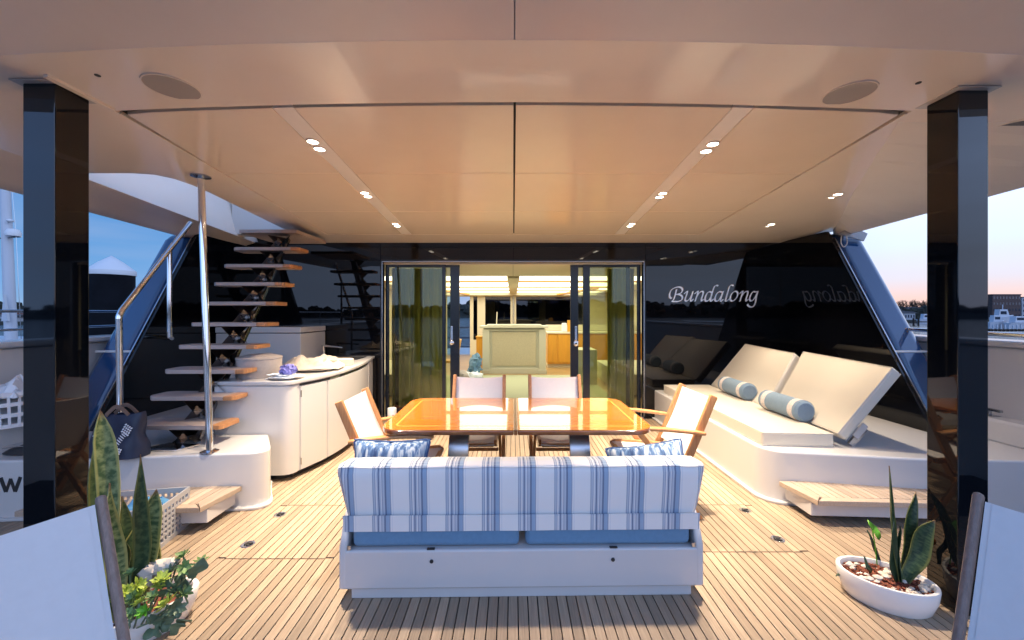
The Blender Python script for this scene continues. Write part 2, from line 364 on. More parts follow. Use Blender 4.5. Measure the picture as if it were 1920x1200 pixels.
def snakeleaf(name, lo, hi, edge):
    """bands across the blade, paler margins: uses the blade's own u (across) and v (along)"""
    m = mat(name, lo, 0.42); nt = m.node_tree; b = nt.nodes['Principled BSDF']
    uv = N(nt, 'ShaderNodeTexCoord').outputs['UV']; sp = N(nt, 'ShaderNodeSeparateXYZ', {0: uv})
    rn = N(nt, 'ShaderNodeObjectInfo').outputs['Random']
    vec = N(nt, 'ShaderNodeCombineXYZ', {0: mth(nt, 'MULTIPLY', sp.outputs[0], 2.5), 1: mth(nt, 'MULTIPLY_ADD', sp.outputs[1], 26.0, mth(nt, 'MULTIPLY', rn, 50.0)), 2: 0.0})
    nz = N(nt, 'ShaderNodeTexNoise', {'Vector': vec.outputs[0], 'Scale': 1.0, 'Detail': 3.0}).outputs[0]
    c = mixc(nt, ramp(nt, nz, [(0.40, 0.0), (0.60, 1.0)]), lo, hi)
    e = ramp(nt, mth(nt, 'ABSOLUTE', mth(nt, 'SUBTRACT', sp.outputs[0], 0.5)), [(0.36, 0.0), (0.43, 1.0)])
    c = mixc(nt, mth(nt, 'MULTIPLY', e, 0.8), c, edge)
    tip = ramp(nt, sp.outputs[1], [(0.93, 0.0), (0.99, 1.0)])
    cc = mixc(nt, tip, c, (0.30, 0.17, 0.08)); nt.links.new(cc, b.inputs['Base Color'])
    tr = N(nt, 'ShaderNodeBsdfTranslucent', {'Color': cc})
    nt.links.new(N(nt, 'ShaderNodeMixShader', {0: 0.35, 1: b.outputs[0], 2: tr.outputs[0]}).outputs[0], nt.nodes['Material Output'].inputs[0]); return m
M['snake'] = snakeleaf('banded_leaf', (0.07, 0.13, 0.045), (0.30, 0.36, 0.15), (0.48, 0.45, 0.15))
M['snaked'] = snakeleaf('deep_green_leaf', (0.024, 0.06, 0.026), (0.07, 0.12, 0.05), (0.16, 0.18, 0.05))
# ================================================================== DECK
def zc(y): return 2.669 - 0.03*y                                   # underside of the roof
WALL_Y = 5.68
deck = struct('deck', MB().box(-4.3, 4.3, 0.2, WALL_Y, -0.06, -0.021), M['caulk'])
PITCH = 0.0510
pl = MB().box(-0.0226, 0.0226, -0.5, 0.5, -0.020, 0.0)
plank_me = pl.mesh('plank', M['deck'], smooth=False)
def plank(x, y0, y1, parent, w=1.0):
    o = bpy.data.objects.new('plank', plank_me); col.objects.link(o); o.parent = parent
    o.location = (x, (y0+y1)/2, 0); o.scale = (w, y1-y0, 1)
HY = {-1: (2.44, 3.125), 1: (2.51, 3.13)}; HX = {-1: (-1.81, -1.10), 1: (1.12, 1.86)}
n = int(4.25/PITCH)
hatch = {}
for s in (-1, 1):
    x0, x1 = HX[s]; y0, y1 = HY[s]
    hatch[s] = MB().prism(rrect(x0, x1, y0, y1, 0.05), -0.0205, -0.0195).build('hatch', M['caulk'], deck)
for i in range(-n, n+1):
    x = i*PITCH
    far = 3.3 if abs(x) > 2.25 else WALL_Y
    near = 1.0 if abs(x) > 1.5 else 0.3
    seg = [(near, far)]
    for s in (-1, 1):
        x0, x1 = HX[s]; y0, y1 = HY[s]
        if x0 < x < x1:
            k = 0.012 if (x-x0 < 0.04 or x1-x < 0.04) else 0.0
            plank(x, y0+0.006+k, y1-0.006-k, hatch[s])
            seg = [(near, y0-0.0025+k*0.6), (y1+0.0025-k*0.6, far)]
    for a, b in seg: plank(x, a, b, deck)
def latch(px, py, s):
    y = 1125/(py-587); x = (px-962)/750*y; c = (x, y, 0.0)
    o = MB().lathe([(0.042, -0.004), (0.042, 0.003), (0.036, 0.005), (0.030, 0.003)], c, 20).build('latch', M['steel'], hatch[s])
    b = MB()
    for a in (0.3, 1.3, 2.5): b.obox((x+0.014*math.cos(a*2.1), y+0.014*math.sin(a*2.1), 0.005), (0.030, 0.010, 0.004), Matrix.Rotation(a, 3, 'Z'))
    for f in b.f: pass
    o2 = b.build('latch_slot', M['rubber'], hatch[s])
for p in ((525, 965, -1), (465, 1021, -1), (1397, 957, 1), (1458, 1011, 1)): latch(*p)

# ================================================================== CEILING
TOPZ = 0.25
def Yf(x): return 2.118 + 0.018*x*x                                 # aft edge of the lining
def Ye(x): return 1.640 + 0.019*x*x                                 # where the lip begins
def xe(y): return 2.165 + (y-2.2)*0.0774                            # side edge of the lining
def xs_out(y): return 1.297 + 0.046*(y-2.12)
def xs_in(y): return 1.184 + 0.042*(y-2.12)
YB = 5.17
top = lambda x, y: zc(y)+TOPZ
bot = lambda x, y: zc(y)
ceiling = MB()
xsamp = [-2.18 + 4.36*i/16 for i in range(17)]
ceiling.prismf([(x, Ye(x)) for x in xsamp] + [(x, Yf(x)-0.020) for x in xsamp[::-1]], bot, top)
# port side with the opening over the stairs
g = 0.012
Lp = [(-2.18, Ye(2.18)), (-2.18, Yf(2.18)-0.02)]
Lp += [(-xe(y)-g, y) for y in (2.24, 3.2, 4.2, YB+g)] + [(-2.40, YB+g), (-2.40, WALL_Y+0.1), (-2.86, WALL_Y+0.1), (-2.80, 5.0), (-2.68, 3.55), (-2.68, 3.34), (-2.71, 3.2), (-2.79, 3.11), (-2.93, 3.08), (-3.42, 3.08), (-3.42, Ye(3.42)), (-2.8, Ye(2.8))]
ceiling.prismf(Lp, bot, lambda x, y: zc(y)+0.16)
ceiling.prismf([(-2.40, YB+g), (2.42, YB+g), (2.42, WALL_Y+0.1), (-2.40, WALL_Y+0.1)], bot, top)
crease = [(2.22, 2.30), (2.50, 2.75), (3.05, 3.60), (3.60, 4.40), (4.0, 5.0)]
Rp = [(2.18, Ye(2.18)), (2.8, Ye(2.8)), (3.95, Ye(3.4)+0.1), (3.95, 2.30)] + crease + [(4.0, WALL_Y+0.1), (2.42, WALL_Y+0.1), (2.42, YB+g)]
Rp += [(xe(y)+g, y) for y in (4.2, 3.2, 2.24)] + [(2.18, Yf(2.18)-0.02)]
ceiling.prismf(Rp, bot, top)
def xcr(y):
    for (xa, ya), (xb, yb) in zip(crease, crease[1:]):
        if y <= yb: return xa+(xb-xa)*(y-ya)/(yb-ya)
    return crease[-1][0]
ceiling_main, ceiling = ceiling, MB()
rows = [2.30+0.27*i for i in range(11)]
for (ya, yb) in zip(rows, rows[1:]):
    xa, xb = xcr(ya), xcr(yb)
    q = [(xa, ya, zc(ya)), (4.0, ya, zc(ya)-0.09*min(1, (ya-2.3)/0.8)), (4.0, yb, zc(yb)-0.09*min(1, (yb-2.3)/0.8)), (xb, yb, zc(yb))]
    ceiling.add(q + [(x, y, zc(y)+0.2) for x, y, z in q], [(0,1,2,3), (7,6,5,4), (0,4,5,1), (1,5,6,2), (2,6,7,3), (3,7,4,0)])
over = ceiling
ceiling = struct('ceiling', ceiling_main, M['ceil'], smooth=False)
over.build('roof_overhang', M['soffit'], ceiling, smooth=False)
# aft lip of the roof in two halves, with a joint between them
def Ya(x): return 1.395 + 0.020*x*x + 0.012*x
for a, b in ((-3.9, 0.0035), (0.0085, 3.9)):
    xs = [a+(b-a)*i/12 for i in range(13)]; lip = MB()
    nn = len(xs)
    v = [(x, Ye(x)+0.002, zc(Ye(x))+0.0006) for x in xs] + [(x, Ya(x), zc(Ya(x))+0.045) for x in xs] + [(x, Ya(x)-0.015, zc(Ya(x))+0.30) for x in xs] + [(x, Ye(x), zc(Ye(x))+0.26) for x in xs]
    f = []
    for i in range(nn-1):
        for k in range(4): f.append((k*nn+i, k*nn+i+1, ((k+1)%4)*nn+i+1, ((k+1)%4)*nn+i))
    f += [(0, nn, 2*nn, 3*nn), (nn-1, 4*nn-1, 3*nn-1, 2*nn-1)]
    lip.add(v, f).build('roof_lip', M['lipgel'], ceiling)
# lining: dark backing, twelve panels, two strips that carry the downlights
MB().prismf([(-2.19, 2.10), (2.19, 2.10), (2.41, YB+0.02), (-2.41, YB+0.02)], lambda x, y: zc(y)+0.022, lambda x, y: zc(y)+0.14).build('lining_backing', M['caulk'], ceiling)
rowy = [None, 3.08, 4.126, YB]; gp = 0.0035
cols = [(lambda y: -xe(y), lambda y: -xs_out(y)), (lambda y: -xs_in(y), lambda y: 0.006), (lambda y: 0.012, lambda y: xs_in(y)), (lambda y: xs_out(y), lambda y: xe(y))]
for r in range(3):
    for fl, fr in cols:
        yb = rowy[r+1]-gp
        if r == 0:
            xa, xb = fl(2.16)+gp, fr(2.16)-gp
            front = [(xa+(xb-xa)*i/6, Yf(xa+(xb-xa)*i/6)+0.012) for i in range(7)]
            if abs(fl(3)) > 2: front[0] = (front[0][0]+0.012, front[0][1]+0.012)
            if abs(fr(3)) > 2: front[-1] = (front[-1][0]-0.012, front[-1][1]+0.012)
        else:
            ya = rowy[r]+gp; front = [(fl(ya)+gp, ya), (fr(ya)-gp, ya)]
        MB().prismf(front + [(fr(yb)-gp, yb), (fl(yb)+gp, yb)], lambda x, y: zc(y)+0.001, lambda x, y: zc(y)+0.02).build('ceiling_panel', M['panel'], ceiling, bevel=0.002, seg=1)
for s in (-1, 1):
    p = [(s*xs_out(2.17), Yf(1.29)+0.012), (s*xs_in(2.17), Yf(1.19)+0.012), (s*xs_in(YB), YB-gp), (s*xs_out(YB), YB-gp)]
    MB().prismf(p, lambda x, y: zc(y)+0.003, lambda x, y: zc(y)+0.02).build('light_strip', M['strips'], ceiling, bevel=0.001, seg=1)
# strips added as bevel highlights along the lining sides and from the port column
for s in (-1, 1):
    q = [(s*(xe(y)+0.004), y) for y in (2.215, 3.2, 4.2, YB)] + [(s*(xe(y)+0.013), y) for y in (YB, 4.2, 3.2, 2.215)]
    MB().prismf(q, lambda x, y: zc(y)-0.003, lambda x, y: zc(y)+0.010).build('highlight_strip', M['ceil'], ceiling, bevel=0.0015, seg=1)
MB().prismf([(-2.40, YB+0.003), (2.40, YB+0.003), (2.40, YB+0.010), (-2.40, YB+0.010)], lambda x, y: zc(y)-0.003, lambda x, y: zc(y)+0.010).build('highlight_strip', M['ceil'], ceiling)
MB().prismf([(-2.20, 1.87), (-2.165, 1.86), (-2.150, 2.165), (-2.172, 2.175)], lambda x, y: zc(y)-0.012, lambda x, y: zc(y)+0.004).build('highlight_strip', M['ceil'], ceiling, bevel=0.004)
# port side beam outboard of the stair opening, coaming of the upper deck above it
bm_ = MB(); secs = []
for y in (1.85, 2.4, 3.08, 4.0, 4.9, WALL_Y+0.1):
    k = max(0, (y-3.08))*0.10; z = zc(y)
    secs.append([(-3.40-k, y, z+(0.0 if y < 3.0 else 0.0)), (-3.62-k*0.6, y, z-0.035), (-3.80-k*0.3, y, z-0.095), (-3.97, y, z-0.115), (-4.03, y, z-0.06), (-4.05, y, z+0.35), (-3.85-k*0.3, y, z+0.66), (-3.62-k, y, z+0.66), (-3.55-k, y, z+0.60), (-3.44-k, y, z+0.10)])
m_ = len(secs[0]); bm_.add([p for s_ in secs for p in s_], [(0+i*m_+k, i*m_+(k+1)%m_, (i+1)*m_+(k+1)%m_, (i+1)*m_+k) for i in range(len(secs)-1) for k in range(m_)] + [tuple(range(m_)), tuple(range((len(secs)-1)*m_, len(secs)*m_))])
struct('roof_side', bm_, M['ceil'], bevel=0.006)
struct('upper_deck', MB().box(-3.7, -2.2, 5.25, 5.45, 2.535, 3.3).box(-2.66, -2.3, 3.2, 5.24, 2.75, 2.80), M['gel'], bevel=0.02)
MB().bar((-2.98, 5.23, 2.67), (-2.98, 5.23, 2.80), 0.012, 0.012).tube([(-3.03, 5.225, 2.70), (-3.0, 5.225, 2.67), (-2.96, 5.225, 2.67), (-2.93, 5.225, 2.70)], 0.008, 6).build('cleat_hook', M['dsteel'], bpy.data.objects['upper_deck'])

# ================================================================== COLUMNS
def column(name, x0, x1, y0, y1, label):
    t = thing(name, ((x0+x1)/2, (y0+y1)/2, 0), label, 'column', 'gloss black columns carrying the roof')
    MB().box(x0, x1, y0, y1, 0.0, zc((y0+y1)/2)-0.004).build('shaft', M['blackpaint'], t, bevel=0.006)
    s = -1 if x0 < 0 else 1
    MB().box(min(x0, x1)-0.03, max(x0, x1)+0.03, y0-0.03, y1+0.03, zc(y1)-0.0035, zc(y1)+0.001).build('top_collar', M['gel'], t)
column('column', -2.355, -2.200, 1.92, 2.078, 'gloss black square column behind the left canvas chair')
column('column', 2.200, 2.351, 1.977, 2.129, 'gloss black square column beside the white oval planter')

# ================================================================== CABIN WALL, WINGS
WT = 2.51
wall = struct('cabin_wall', MB().box(-3.79, 3.79, WALL_Y+0.10, WALL_Y+0.16, 2.28, WT+0.2), M['blackpaint'])
MB().box(-3.79, -1.885, WALL_Y, WALL_Y+0.05, 0.0, WT).build('glass_panel', M['blackglass'], wall)
MB().box(1.885, 3.785, WALL_Y, WALL_Y+0.05, 0.0, WT).build('glass_panel', M['blackglass'], wall)
MB().box(-1.88, 1.88, WALL_Y, WALL_Y+0.05, 2.262, WT).build('glass_panel', M['blackglass'], wall)
MB().box(-1.883, -1.850, WALL_Y-0.012, WALL_Y+0.08, 0.0, 2.258).box(1.850, 1.883, WALL_Y-0.012, WALL_Y+0.08, 0.0, 2.258).box(-1.85, 1.85, WALL_Y-0.012, WALL_Y+0.08, 2.225, 2.258).build('door_frame', M['stile'], wall, bevel=0.003)
MB().box(-1.860, -1.851, WALL_Y-0.016, WALL_Y-0.0125, 0.03, 2.235).box(1.851, 1.860, WALL_Y-0.016, WALL_Y-0.0125, 0.03, 2.235).box(-1.8505, 1.8505, WALL_Y-0.016, WALL_Y-0.0125, 2.226, 2.235).build('frame_edge', M['dsteel'], wall)
MB().box(-1.85, 1.85, WALL_Y-0.02, WALL_Y+0.2, 0.0, 0.03).build('door_sill', M['dsteel'], wall, bevel=0.004)
prof = [(5.70, 0.2), (5.70, 2.51), (4.86, 2.49), (4.78, 2.40), (3.62, 0.43), (3.62, 0.2)]
for s in (-1, 1):
    w = MB().prism(prof, s*3.792, s*3.835, 'x')
    w = struct('wing_wall', w, M['blackglass'], bevel=0.003)
    pr2 = [(5.70, 0.2), (5.70, 2.50), (4.88, 2.48), (4.80, 2.39), (3.66, 0.43), (3.66, 0.2)]
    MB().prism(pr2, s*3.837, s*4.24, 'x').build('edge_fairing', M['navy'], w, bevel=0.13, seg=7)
    MB().prism([(3.606, 0.43), (4.765, 2.40), (4.775, 2.394), (3.616, 0.424)], s*3.826, s*3.8385, 'x').build('edge_trim', M['dsteel'], w)
    # a thin white joint line across the fairing
    yj, zj = 4.05, 1.11
    q = MB(); d = Vector((0, 1.14, 1.96)).normalized(); c0 = Vector((0, 3.66+(zj-0.43)*1.14/1.96, zj))
    q.obox((s*4.03, c0.y-0.003, c0.z), (0.40, 0.010, 0.022), Matrix.Rotation(math.atan2(1.96, 1.14)-R(90), 3, 'X')).build('joint_line', M['gel'], w)

# ================================================================== RAISED WHITE PLATFORMS ON BOTH SIDES
def round_corner(cx, cy, r, a0, a1, n=8): return [(cx+r*math.cos(R(a0+(a1-a0)*i/n)), cy+r*math.sin(R(a0+(a1-a0)*i/n))) for i in range(n+1)]
def platform(s, top_z, xin, yn, cut=False):
    """white moulding: inboard face at xin, aft face runs out and slightly aft"""
    r = 0.20
    ins = [(xin, WALL_Y)]; ins += [(xin, yn+r)]
    ang = [(xin+r - r*math.cos(R(a)), yn+r - r*math.sin(R(a))) for a in range(0, 91, 10)]
    poly = ([(2.66, WALL_Y), (2.66, 3.535), (xin+0.02, 3.535)] if cut else [(xin, WALL_Y)]) + ang + [(xin+1.05, yn-0.15), (4.28, yn-0.22), (4.28, WALL_Y)]
    if cut: poly = [(2.66, WALL_Y), (2.66, 3.535), (2.16, 3.535), (2.05, 3.37), (1.965, 3.245), (1.935, 3.19), (1.93, 3.15), (1.945, 3.115), (1.975, 3.085), (2.02, 3.066), (2.08, 3.056), (2.15, 3.052), (3.0, 2.95), (4.28, 2.85), (4.28, WALL_Y)]
    skirt = [(x-0.035 if x < xin+0.3 else x, y-0.03 if y < yn+0.3 else y) for x, y in poly]
    P = lambda q: [(s*x, y) for x, y in q]
    o = struct('side_platform', MB().prism(P(poly), 0.0, top_z), M['gel'], bevel=0.018, seg=3)
    MB().prism(P(skirt), 0.0005, 0.022).build('skirting', M['gel'], o, bevel=0.006)
    return o
stbd = platform(1, 0.41, 2.005, 3.14)
port = platform(-1, 0.43, 1.885, 3.14, cut=True)
MB().box(-0.012, 0.012, -0.002, 0.002, -0.016, 0.016).xf(Matrix.Translation(at(1424, 849, 3.30) + Vector((-0.014, -0.01, 0)))@Matrix.Rotation(R(-62), 4, 'Z')).build('green_sticker', M['green'], stbd)
dots = MB()
for px, py in ((1456, 848), (1608, 853)): dots.lathe([(0.006, 0), (0.006, 0.002)], at(px, py, 3.27 if px < 1500 else 3.2), 8)
# teak steps
def teak_step(s, xa, xb, y0, y1, label):
    t = thing('teak_step', (s*(xa+xb)/2, (y0+y1)/2, 0), label, 'step', 'teak steps below the white platforms')
    MB().prism([(s*(xa+0.05), y0+0.06), (s*xb, y0+0.0), (s*xb, y1-0.004), (s*(xa+0.05), y1-0.004)], 0.05, 0.148).build('bracket', M['gel'], t, bevel=0.006)
    e = 0.055
    def piece(q): MB().prism([(s*x, y) for x, y in q], 0.15, 0.186).build('plank', M['step'], t, bevel=0.004)
    piece([(xa, y1-0.006), (xa+0.075, y1-0.006), (xa+0.12, y0+e+0.012), (xa+0.055, y0+0.002)])
    piece([(xa+0.06, y0), (xb, y0-0.055), (xb, y0-0.055+e), (xa+0.125, y0+e)])
    x = xa+0.082
    while x < xb-0.05:
        yy = y0+e+0.004-0.05*(x-xa)/(xb-xa); x1 = x+0.046
        piece([(x + (0.036 if x < xa+0.1 else 0), yy), (x1, yy), (x1, y1-0.006), (x, y1-0.006)]); x += 0.0505
    return t
teak_step(1, 2.08, 3.25, 2.80, 3.135, 'teak slatted step on white bracket behind the oval planter')
teak_step(-1, 2.06, 3.30, 2.70, 3.045, 'teak slatted step on white bracket behind the grey crate')
# bulwarks outboard, with a ledge and a stainless rail on each
for s in (-1, 1):
    b = struct('bulwark', MB().box(s*4.30, s*4.42, -2.0, 9.0, -1.2, 1.20).box(s*4.25, s*4.55, -2.0, 9.0, 1.203, 1.26), M['gel'], bevel=0.02, seg=3)
    MB().box(s*4.08, s*4.298, 1.5, WALL_Y, 0.40, 0.60).build('ledge', M['gel'], b, bevel=0.03, seg=3)
def pipe(name, pts, r, parent=None, label=None, cat=None, group=None, m='steel', posts=()):
    o = MB().tube(pts, r).build(name, M[m], parent)
    return tag(o, label, cat, group)
t = thing('side_rail', (4.06, 4.3, 1.2), 'polished rail with rounded end in front of the right black wing', 'rail')
MB().tube(crv([(4.10, 4.42, 1.02), (4.10, 4.42, 1.26), (4.10, 4.40, 1.325), (4.11, 4.32, 1.335), (4.14, 3.9, 1.325), (4.20, 1.5, 1.30)], 4), 0.019).build('tube', M['steel'], t)
MB().ball((4.10, 4.42, 1.335), 0.035, 14, 8).build('end_knob', M['steel'], t)
for k, z in enumerate((1.517, 1.355)):
    t = thing('side_rail', (-4.42, 3.5, 1.26), ('upper' if k == 0 else 'lower') + ' thin dark rail above the left bulwark before the black piling', 'rail', 'rails above the left bulwark')
    MB().tube([(-4.42, 1.0, z-0.02*k), (-4.42, 6.0, z+0.015*k)], 0.014 if k == 0 else 0.012).build('tube', M['dsteel'], t)
    if k == 0:
        for y in (2.2, 5.0): MB().tube([(-4.42, y, 1.26), (-4.42, y, 1.517)], 0.011).build('stanchion', M['dsteel'], t)

# ================================================================== OUTSIDE: WATER, SHORE, SKYLINE
def water_mat():
    m = mat('harbour_water', (0.006, 0.014, 0.024), 0.08, ior=1.33); nt = m.node_tree; b = nt.nodes['Principled BSDF']
    p = N(nt, 'ShaderNodeNewGeometry').outputs['Position']
    n1 = N(nt, 'ShaderNodeTexNoise', {'Vector': p, 'Scale': 1.3, 'Detail': 4.0}).outputs[0]
    n2 = N(nt, 'ShaderNodeTexNoise', {'Vector': p, 'Scale': 0.12, 'Detail': 3.0}).outputs[0]
    nt.links.new(N(nt, 'ShaderNodeBump', {'Height': mth(nt, 'MULTIPLY_ADD', n2, 2.0, n1), 'Strength': 0.9, 'Distance': 0.25}).outputs[0], b.inputs['Normal']); return m
WZ = -2.0
struct('water', MB().add([(-1500,-1500,WZ),(1500,-1500,WZ),(1500,1500,WZ),(-1500,1500,WZ)], [(0,1,2,3)]), water_mat())
# hull of our own boat under the deck, so that the deck does not hover
struct('hull', MB().prism([(-4.3, -1.6), (4.3, -1.6), (4.3, 14.0), (2.4, 19.0), (-2.4, 19.0), (-4.3, 14.0)], WZ-0.6, -0.10), M['gel'])
random.seed(3)
def hills():
    """a low wooded ridge right round the harbour"""
    mb = MB(); NA = 220
    rings = []
    for (r0, k) in ((330, 0.0), (340, 0.45), (362, 1.0), (420, 0.7), (480, 0.0)):
        ring = []
        for i in range(NA):
            a = 2*math.pi*i/NA; d = Vector((math.cos(a)*3, math.sin(a)*3, 0.3))
            h = 7 + 7*noise.noise(d) + 3.0*noise.noise(d*5)
            front = math.exp(-((((a-R(90)+math.pi) % (2*math.pi))-math.pi)/0.35)**2)
            side = math.exp(-((((a-R(45)+math.pi) % (2*math.pi))-math.pi)/0.3)**2)
            h = max(2.5, h*(1-0.62*side) + 5*front)
            ring.append((r0*math.cos(a), r0*math.sin(a), WZ + (0.0 if k == 0 else 0.6 + h*k)))
        rings.append(ring)
    mb.add([p for r_ in rings for p in r_], [(j*NA+i, j*NA+(i+1)%NA, (j+1)*NA+(i+1)%NA, (j+1)*NA+i) for j in range(len(rings)-1) for i in range(NA)])
    struct('hills', mb, M['tree'])
    # the wood on it: leaf clumps that break the skyline
    w = MB()
    for i in range(1500):
        a = random.uniform(0, 2*math.pi); d = Vector((math.cos(a)*3, math.sin(a)*3, 0.3))
        h = 7 + 7*noise.noise(d) + 3.0*noise.noise(d*5)
        front = math.exp(-((((a-R(90)+math.pi) % (2*math.pi))-math.pi)/0.35)**2)
        side = math.exp(-((((a-R(45)+math.pi) % (2*math.pi))-math.pi)/0.3)**2)
        h = max(2.5, h*(1-0.62*side) + 5*front); r = random.uniform(335, 372)
        k = 0.4 + 0.6*(r-335)/27 if r < 362 else 1.0
        s = random.uniform(1.3, 3.4)
        w.ball((r*math.cos(a), r*math.sin(a), WZ+h*k+random.uniform(0, 2.0)), (s*1.2, s*1.2, s), 6, 4, 0.9, i)
    tag(w.build('woodland', M['tree'], smooth=False), kind='stuff')
hills()
# starboard shore at about 150 m
struct('shore', MB().prism([(80, 160), (96, 148), (130, 147), (190, 144), (260, 140), (300, 200), (200, 240), (90, 220)], WZ-0.5, WZ+1.0), M['land'])
def bare_tree(px, top, Y, label, seed):
    rr = random.Random(seed); b = at(px, 600, Y); zb = WZ+0.9; h = 1.5+(587-top)/750*Y - zb
    t = thing('bare_tree', (b.x, Y, zb), label, 'tree', 'bare winter trees along the right shore')
    MB().tube([(b.x, Y, zb), (b.x+rr.uniform(-.2,.2), Y, zb+h*0.25), (b.x+rr.uniform(-.3,.3), Y, zb+h*0.45)], [0.38, 0.28, 0.2], 6).build('trunk', M['bark'], t)
    cr = MB()
    def br(p, d, L, r, k):
        q = p + d*L; cr.tube([p, p+d*L*0.5+Vector((rr.uniform(-.1,.1)*L, 0, rr.uniform(-.04,.08)*L)), q], [r, r*0.8, r*0.55], 4, False)
        if k == 0: return
        for _ in range(3):
            nd = (d + Vector((rr.uniform(-.75,.75), rr.uniform(-.75,.75), rr.uniform(-.1,.55)))).normalized(); br(q, nd, L*rr.uniform(0.6, 0.85), r*0.6, k-1)
    for _ in range(5):
        d = Vector((rr.uniform(-.7,.7), rr.uniform(-.7,.7), 1)).normalized(); br(Vector((b.x, Y, zb+h*rr.uniform(0.22, 0.45))), d, h*0.24, 0.15, 3)
    cr.build('crown', M['bark'], t, smooth=False)
for i, (px, top) in enumerate(((1658, 560), (1667, 566), (1688, 566), (1697, 562), (1704, 561), (1711, 563), (1722, 564), (1729, 562), (1650, 566), (1738, 562))):
    bare_tree(px, top, 156+i % 3*3, ['bare spreading tree', 'slim bare tree'][i % 2] + ' against the pink sky, %s from the black wing' % ('first second third fourth fifth sixth seventh eighth ninth tenth'.split()[sorted((1658,1667,1688,1697,1704,1711,1722,1729,1650,1738)).index(px)]), 40+i)
bush = MB()
rb = random.Random(5)
for i in range(110):
    px = rb.uniform(1630, 1750); b = at(px, 600, 153); s = rb.uniform(0.7, 1.7)
    bush.ball((b.x, 153+rb.uniform(-2, 4), WZ+1.2+rb.uniform(0.3, 3.6)), (s*1.4, s, s), 6, 4, 0.8, i)
tag(bush.build('shrubbery', M['tree'], smooth=False), kind='stuff')
def house(name, px0, px1, ptop, Y, label, cat='house', wallm='house', roofm='roof', group=None, flat=False, nw=6, storeys=1, depth=9, zb=None):
    x0 = at(px0, 600, Y).x; x1 = at(px1, 600, Y).x; zb = WZ+0.95 if zb is None else zb; zt = at(px0, ptop, Y).z; c = (x0+x1)/2
    t = thing(name, (c, Y, zb), label, cat, group); hw = (zt-zb)*(1.0 if flat else 0.62)
    MB().box(x0, x1, Y, Y+depth, zb-0.3, zb+hw).build('wall', M[wallm], t)
    if flat: MB().box(x0-0.15, x1+0.15, Y-0.15, Y+depth+0.15, zb+hw+0.002, zb+hw+0.35).build('roof', M[roofm], t)
    else:
        e = 0.5; MB().prism([(Y-e, zb+hw+0.003), (Y+depth/2, zt), (Y+depth+e, zb+hw+0.003)], x0-e, x1+e, 'x').build('roof', M[roofm], t)
    for st in range(storeys):
        for k in range(nw):
            w = (x1-x0)/nw; xa = x0 + w*(k+0.27); za = zb + hw*(st+0.32)/storeys
            MB().box(xa, xa+w*0.46, Y-0.05, Y+0.05, za, za+hw*0.42/storeys).build('window', M['window'], t)
house('boat_shed', 1676, 1716, 579, 149, 'long low pale boathouse with dark roof behind the jetty', nw=8, roofm='roof')
house('waterfront_house', 1717, 1738, 575, 151, 'pale waterfront house next to the right column', nw=3)
house('waterfront_house', 1655, 1674, 582, 151, 'small pale house nearest the black wing edge', nw=3)
house('apartment_block', 1861, 1914, 553, 172, 'dark flat roofed brown apartment block right of the right column', 'building', 'brick', 'roof', flat=True, nw=9, storeys=4, depth=16)
house('grey_house', 1916, 1965, 558, 176, 'pale flat fronted building cut by the right edge', 'building', 'house', 'roof', flat=True, nw=5, storeys=4, depth=14)
def far_boat(px0, px1, Y, zt, label, cabin=True, mastp=None, group='boats moored across the harbour', left=False):
    x0 = at(px0, 600, Y).x; x1 = at(px1, 600, Y).x; L = x1-x0; c = (x0+x1)/2; h = zt
    t = thing('moored_boat', (c, Y, WZ), label, 'boat', group)
    hull = MB(); sec = []
    for k, (u, w, zz) in enumerate(((0, 0.75, 0.95), (0.35, 1.0, 1.0), (0.75, 0.7, 1.12), (1.0, 0.04, 1.3))):
        x = x0 + L*u; b = 0.17*L*w; sec.append([(x, Y-b*0.5, WZ-0.2), (x, Y-b, WZ+h*0.5*zz), (x, Y+b, WZ+h*0.5*zz), (x, Y+b*0.5, WZ-0.2)])
    hull.add([p for s_ in sec for p in s_], [(4*i+k, 4*i+(k+1)%4, 4*i+4+(k+1)%4, 4*i+4+k) for i in range(3) for k in range(4)] + [(3,2,1,0), (12,13,14,15)])
    hull.build('hull', M['hullw'], t, smooth=False)
    if cabin:
        MB().prism([(x0+L*0.2, WZ+h*0.50), (x0+L*0.72, WZ+h*0.52), (x0+L*0.60, WZ+h), (x0+L*0.25, WZ+h)], Y-0.10*L, Y+0.10*L, 'y').build('cabin', M['hullw'], t)
        MB().box(x0+L*0.28, x0+L*0.56, Y-0.101*L-0.02, Y-0.10*L, WZ+h*0.68, WZ+h*0.88).build('window', M['window'], t)
    if mastp: MB().tube([(c, Y, WZ+h*0.5), (c, Y, WZ+mastp)], 0.09, 6).build('mast', M['hullw'], t)
far_boat(1852, 1886, 92, 3.0, 'white motor boat at the pontoon just right of the column')
far_boat(1888, 1935, 90, 2.8, 'white motor boat at the right edge of the photo')
far_boat(1722, 1752, 130, 3.2, 'pale boat half hidden by the right column')
far_boat(1860, 1900, 118, 4.6, 'white boat below the brown apartment block', mastp=6.0)
tj = thing('jetty', (at(1700, 600, 112).x, 112, WZ), 'dark timber jetty on piles across the pale water', 'jetty')
MB().box(at(1660, 600, 112).x, at(1745, 600, 112).x, 111.5, 113.5, WZ+0.9, WZ+1.15).build('walkway', M['bark'], tj)
for px in (1684, 1692, 1713, 1722): MB().tube([(at(px, 600, 111).x, 111, WZ-1), (at(px, 600, 111).x, 111, WZ+2.1)], 0.22, 8).build('pile', M['bark'], tj)
tj = thing('jetty', (at(1890, 600, 70).x, 70, WZ), 'low pontoon with a row of white posts right of the column', 'jetty')
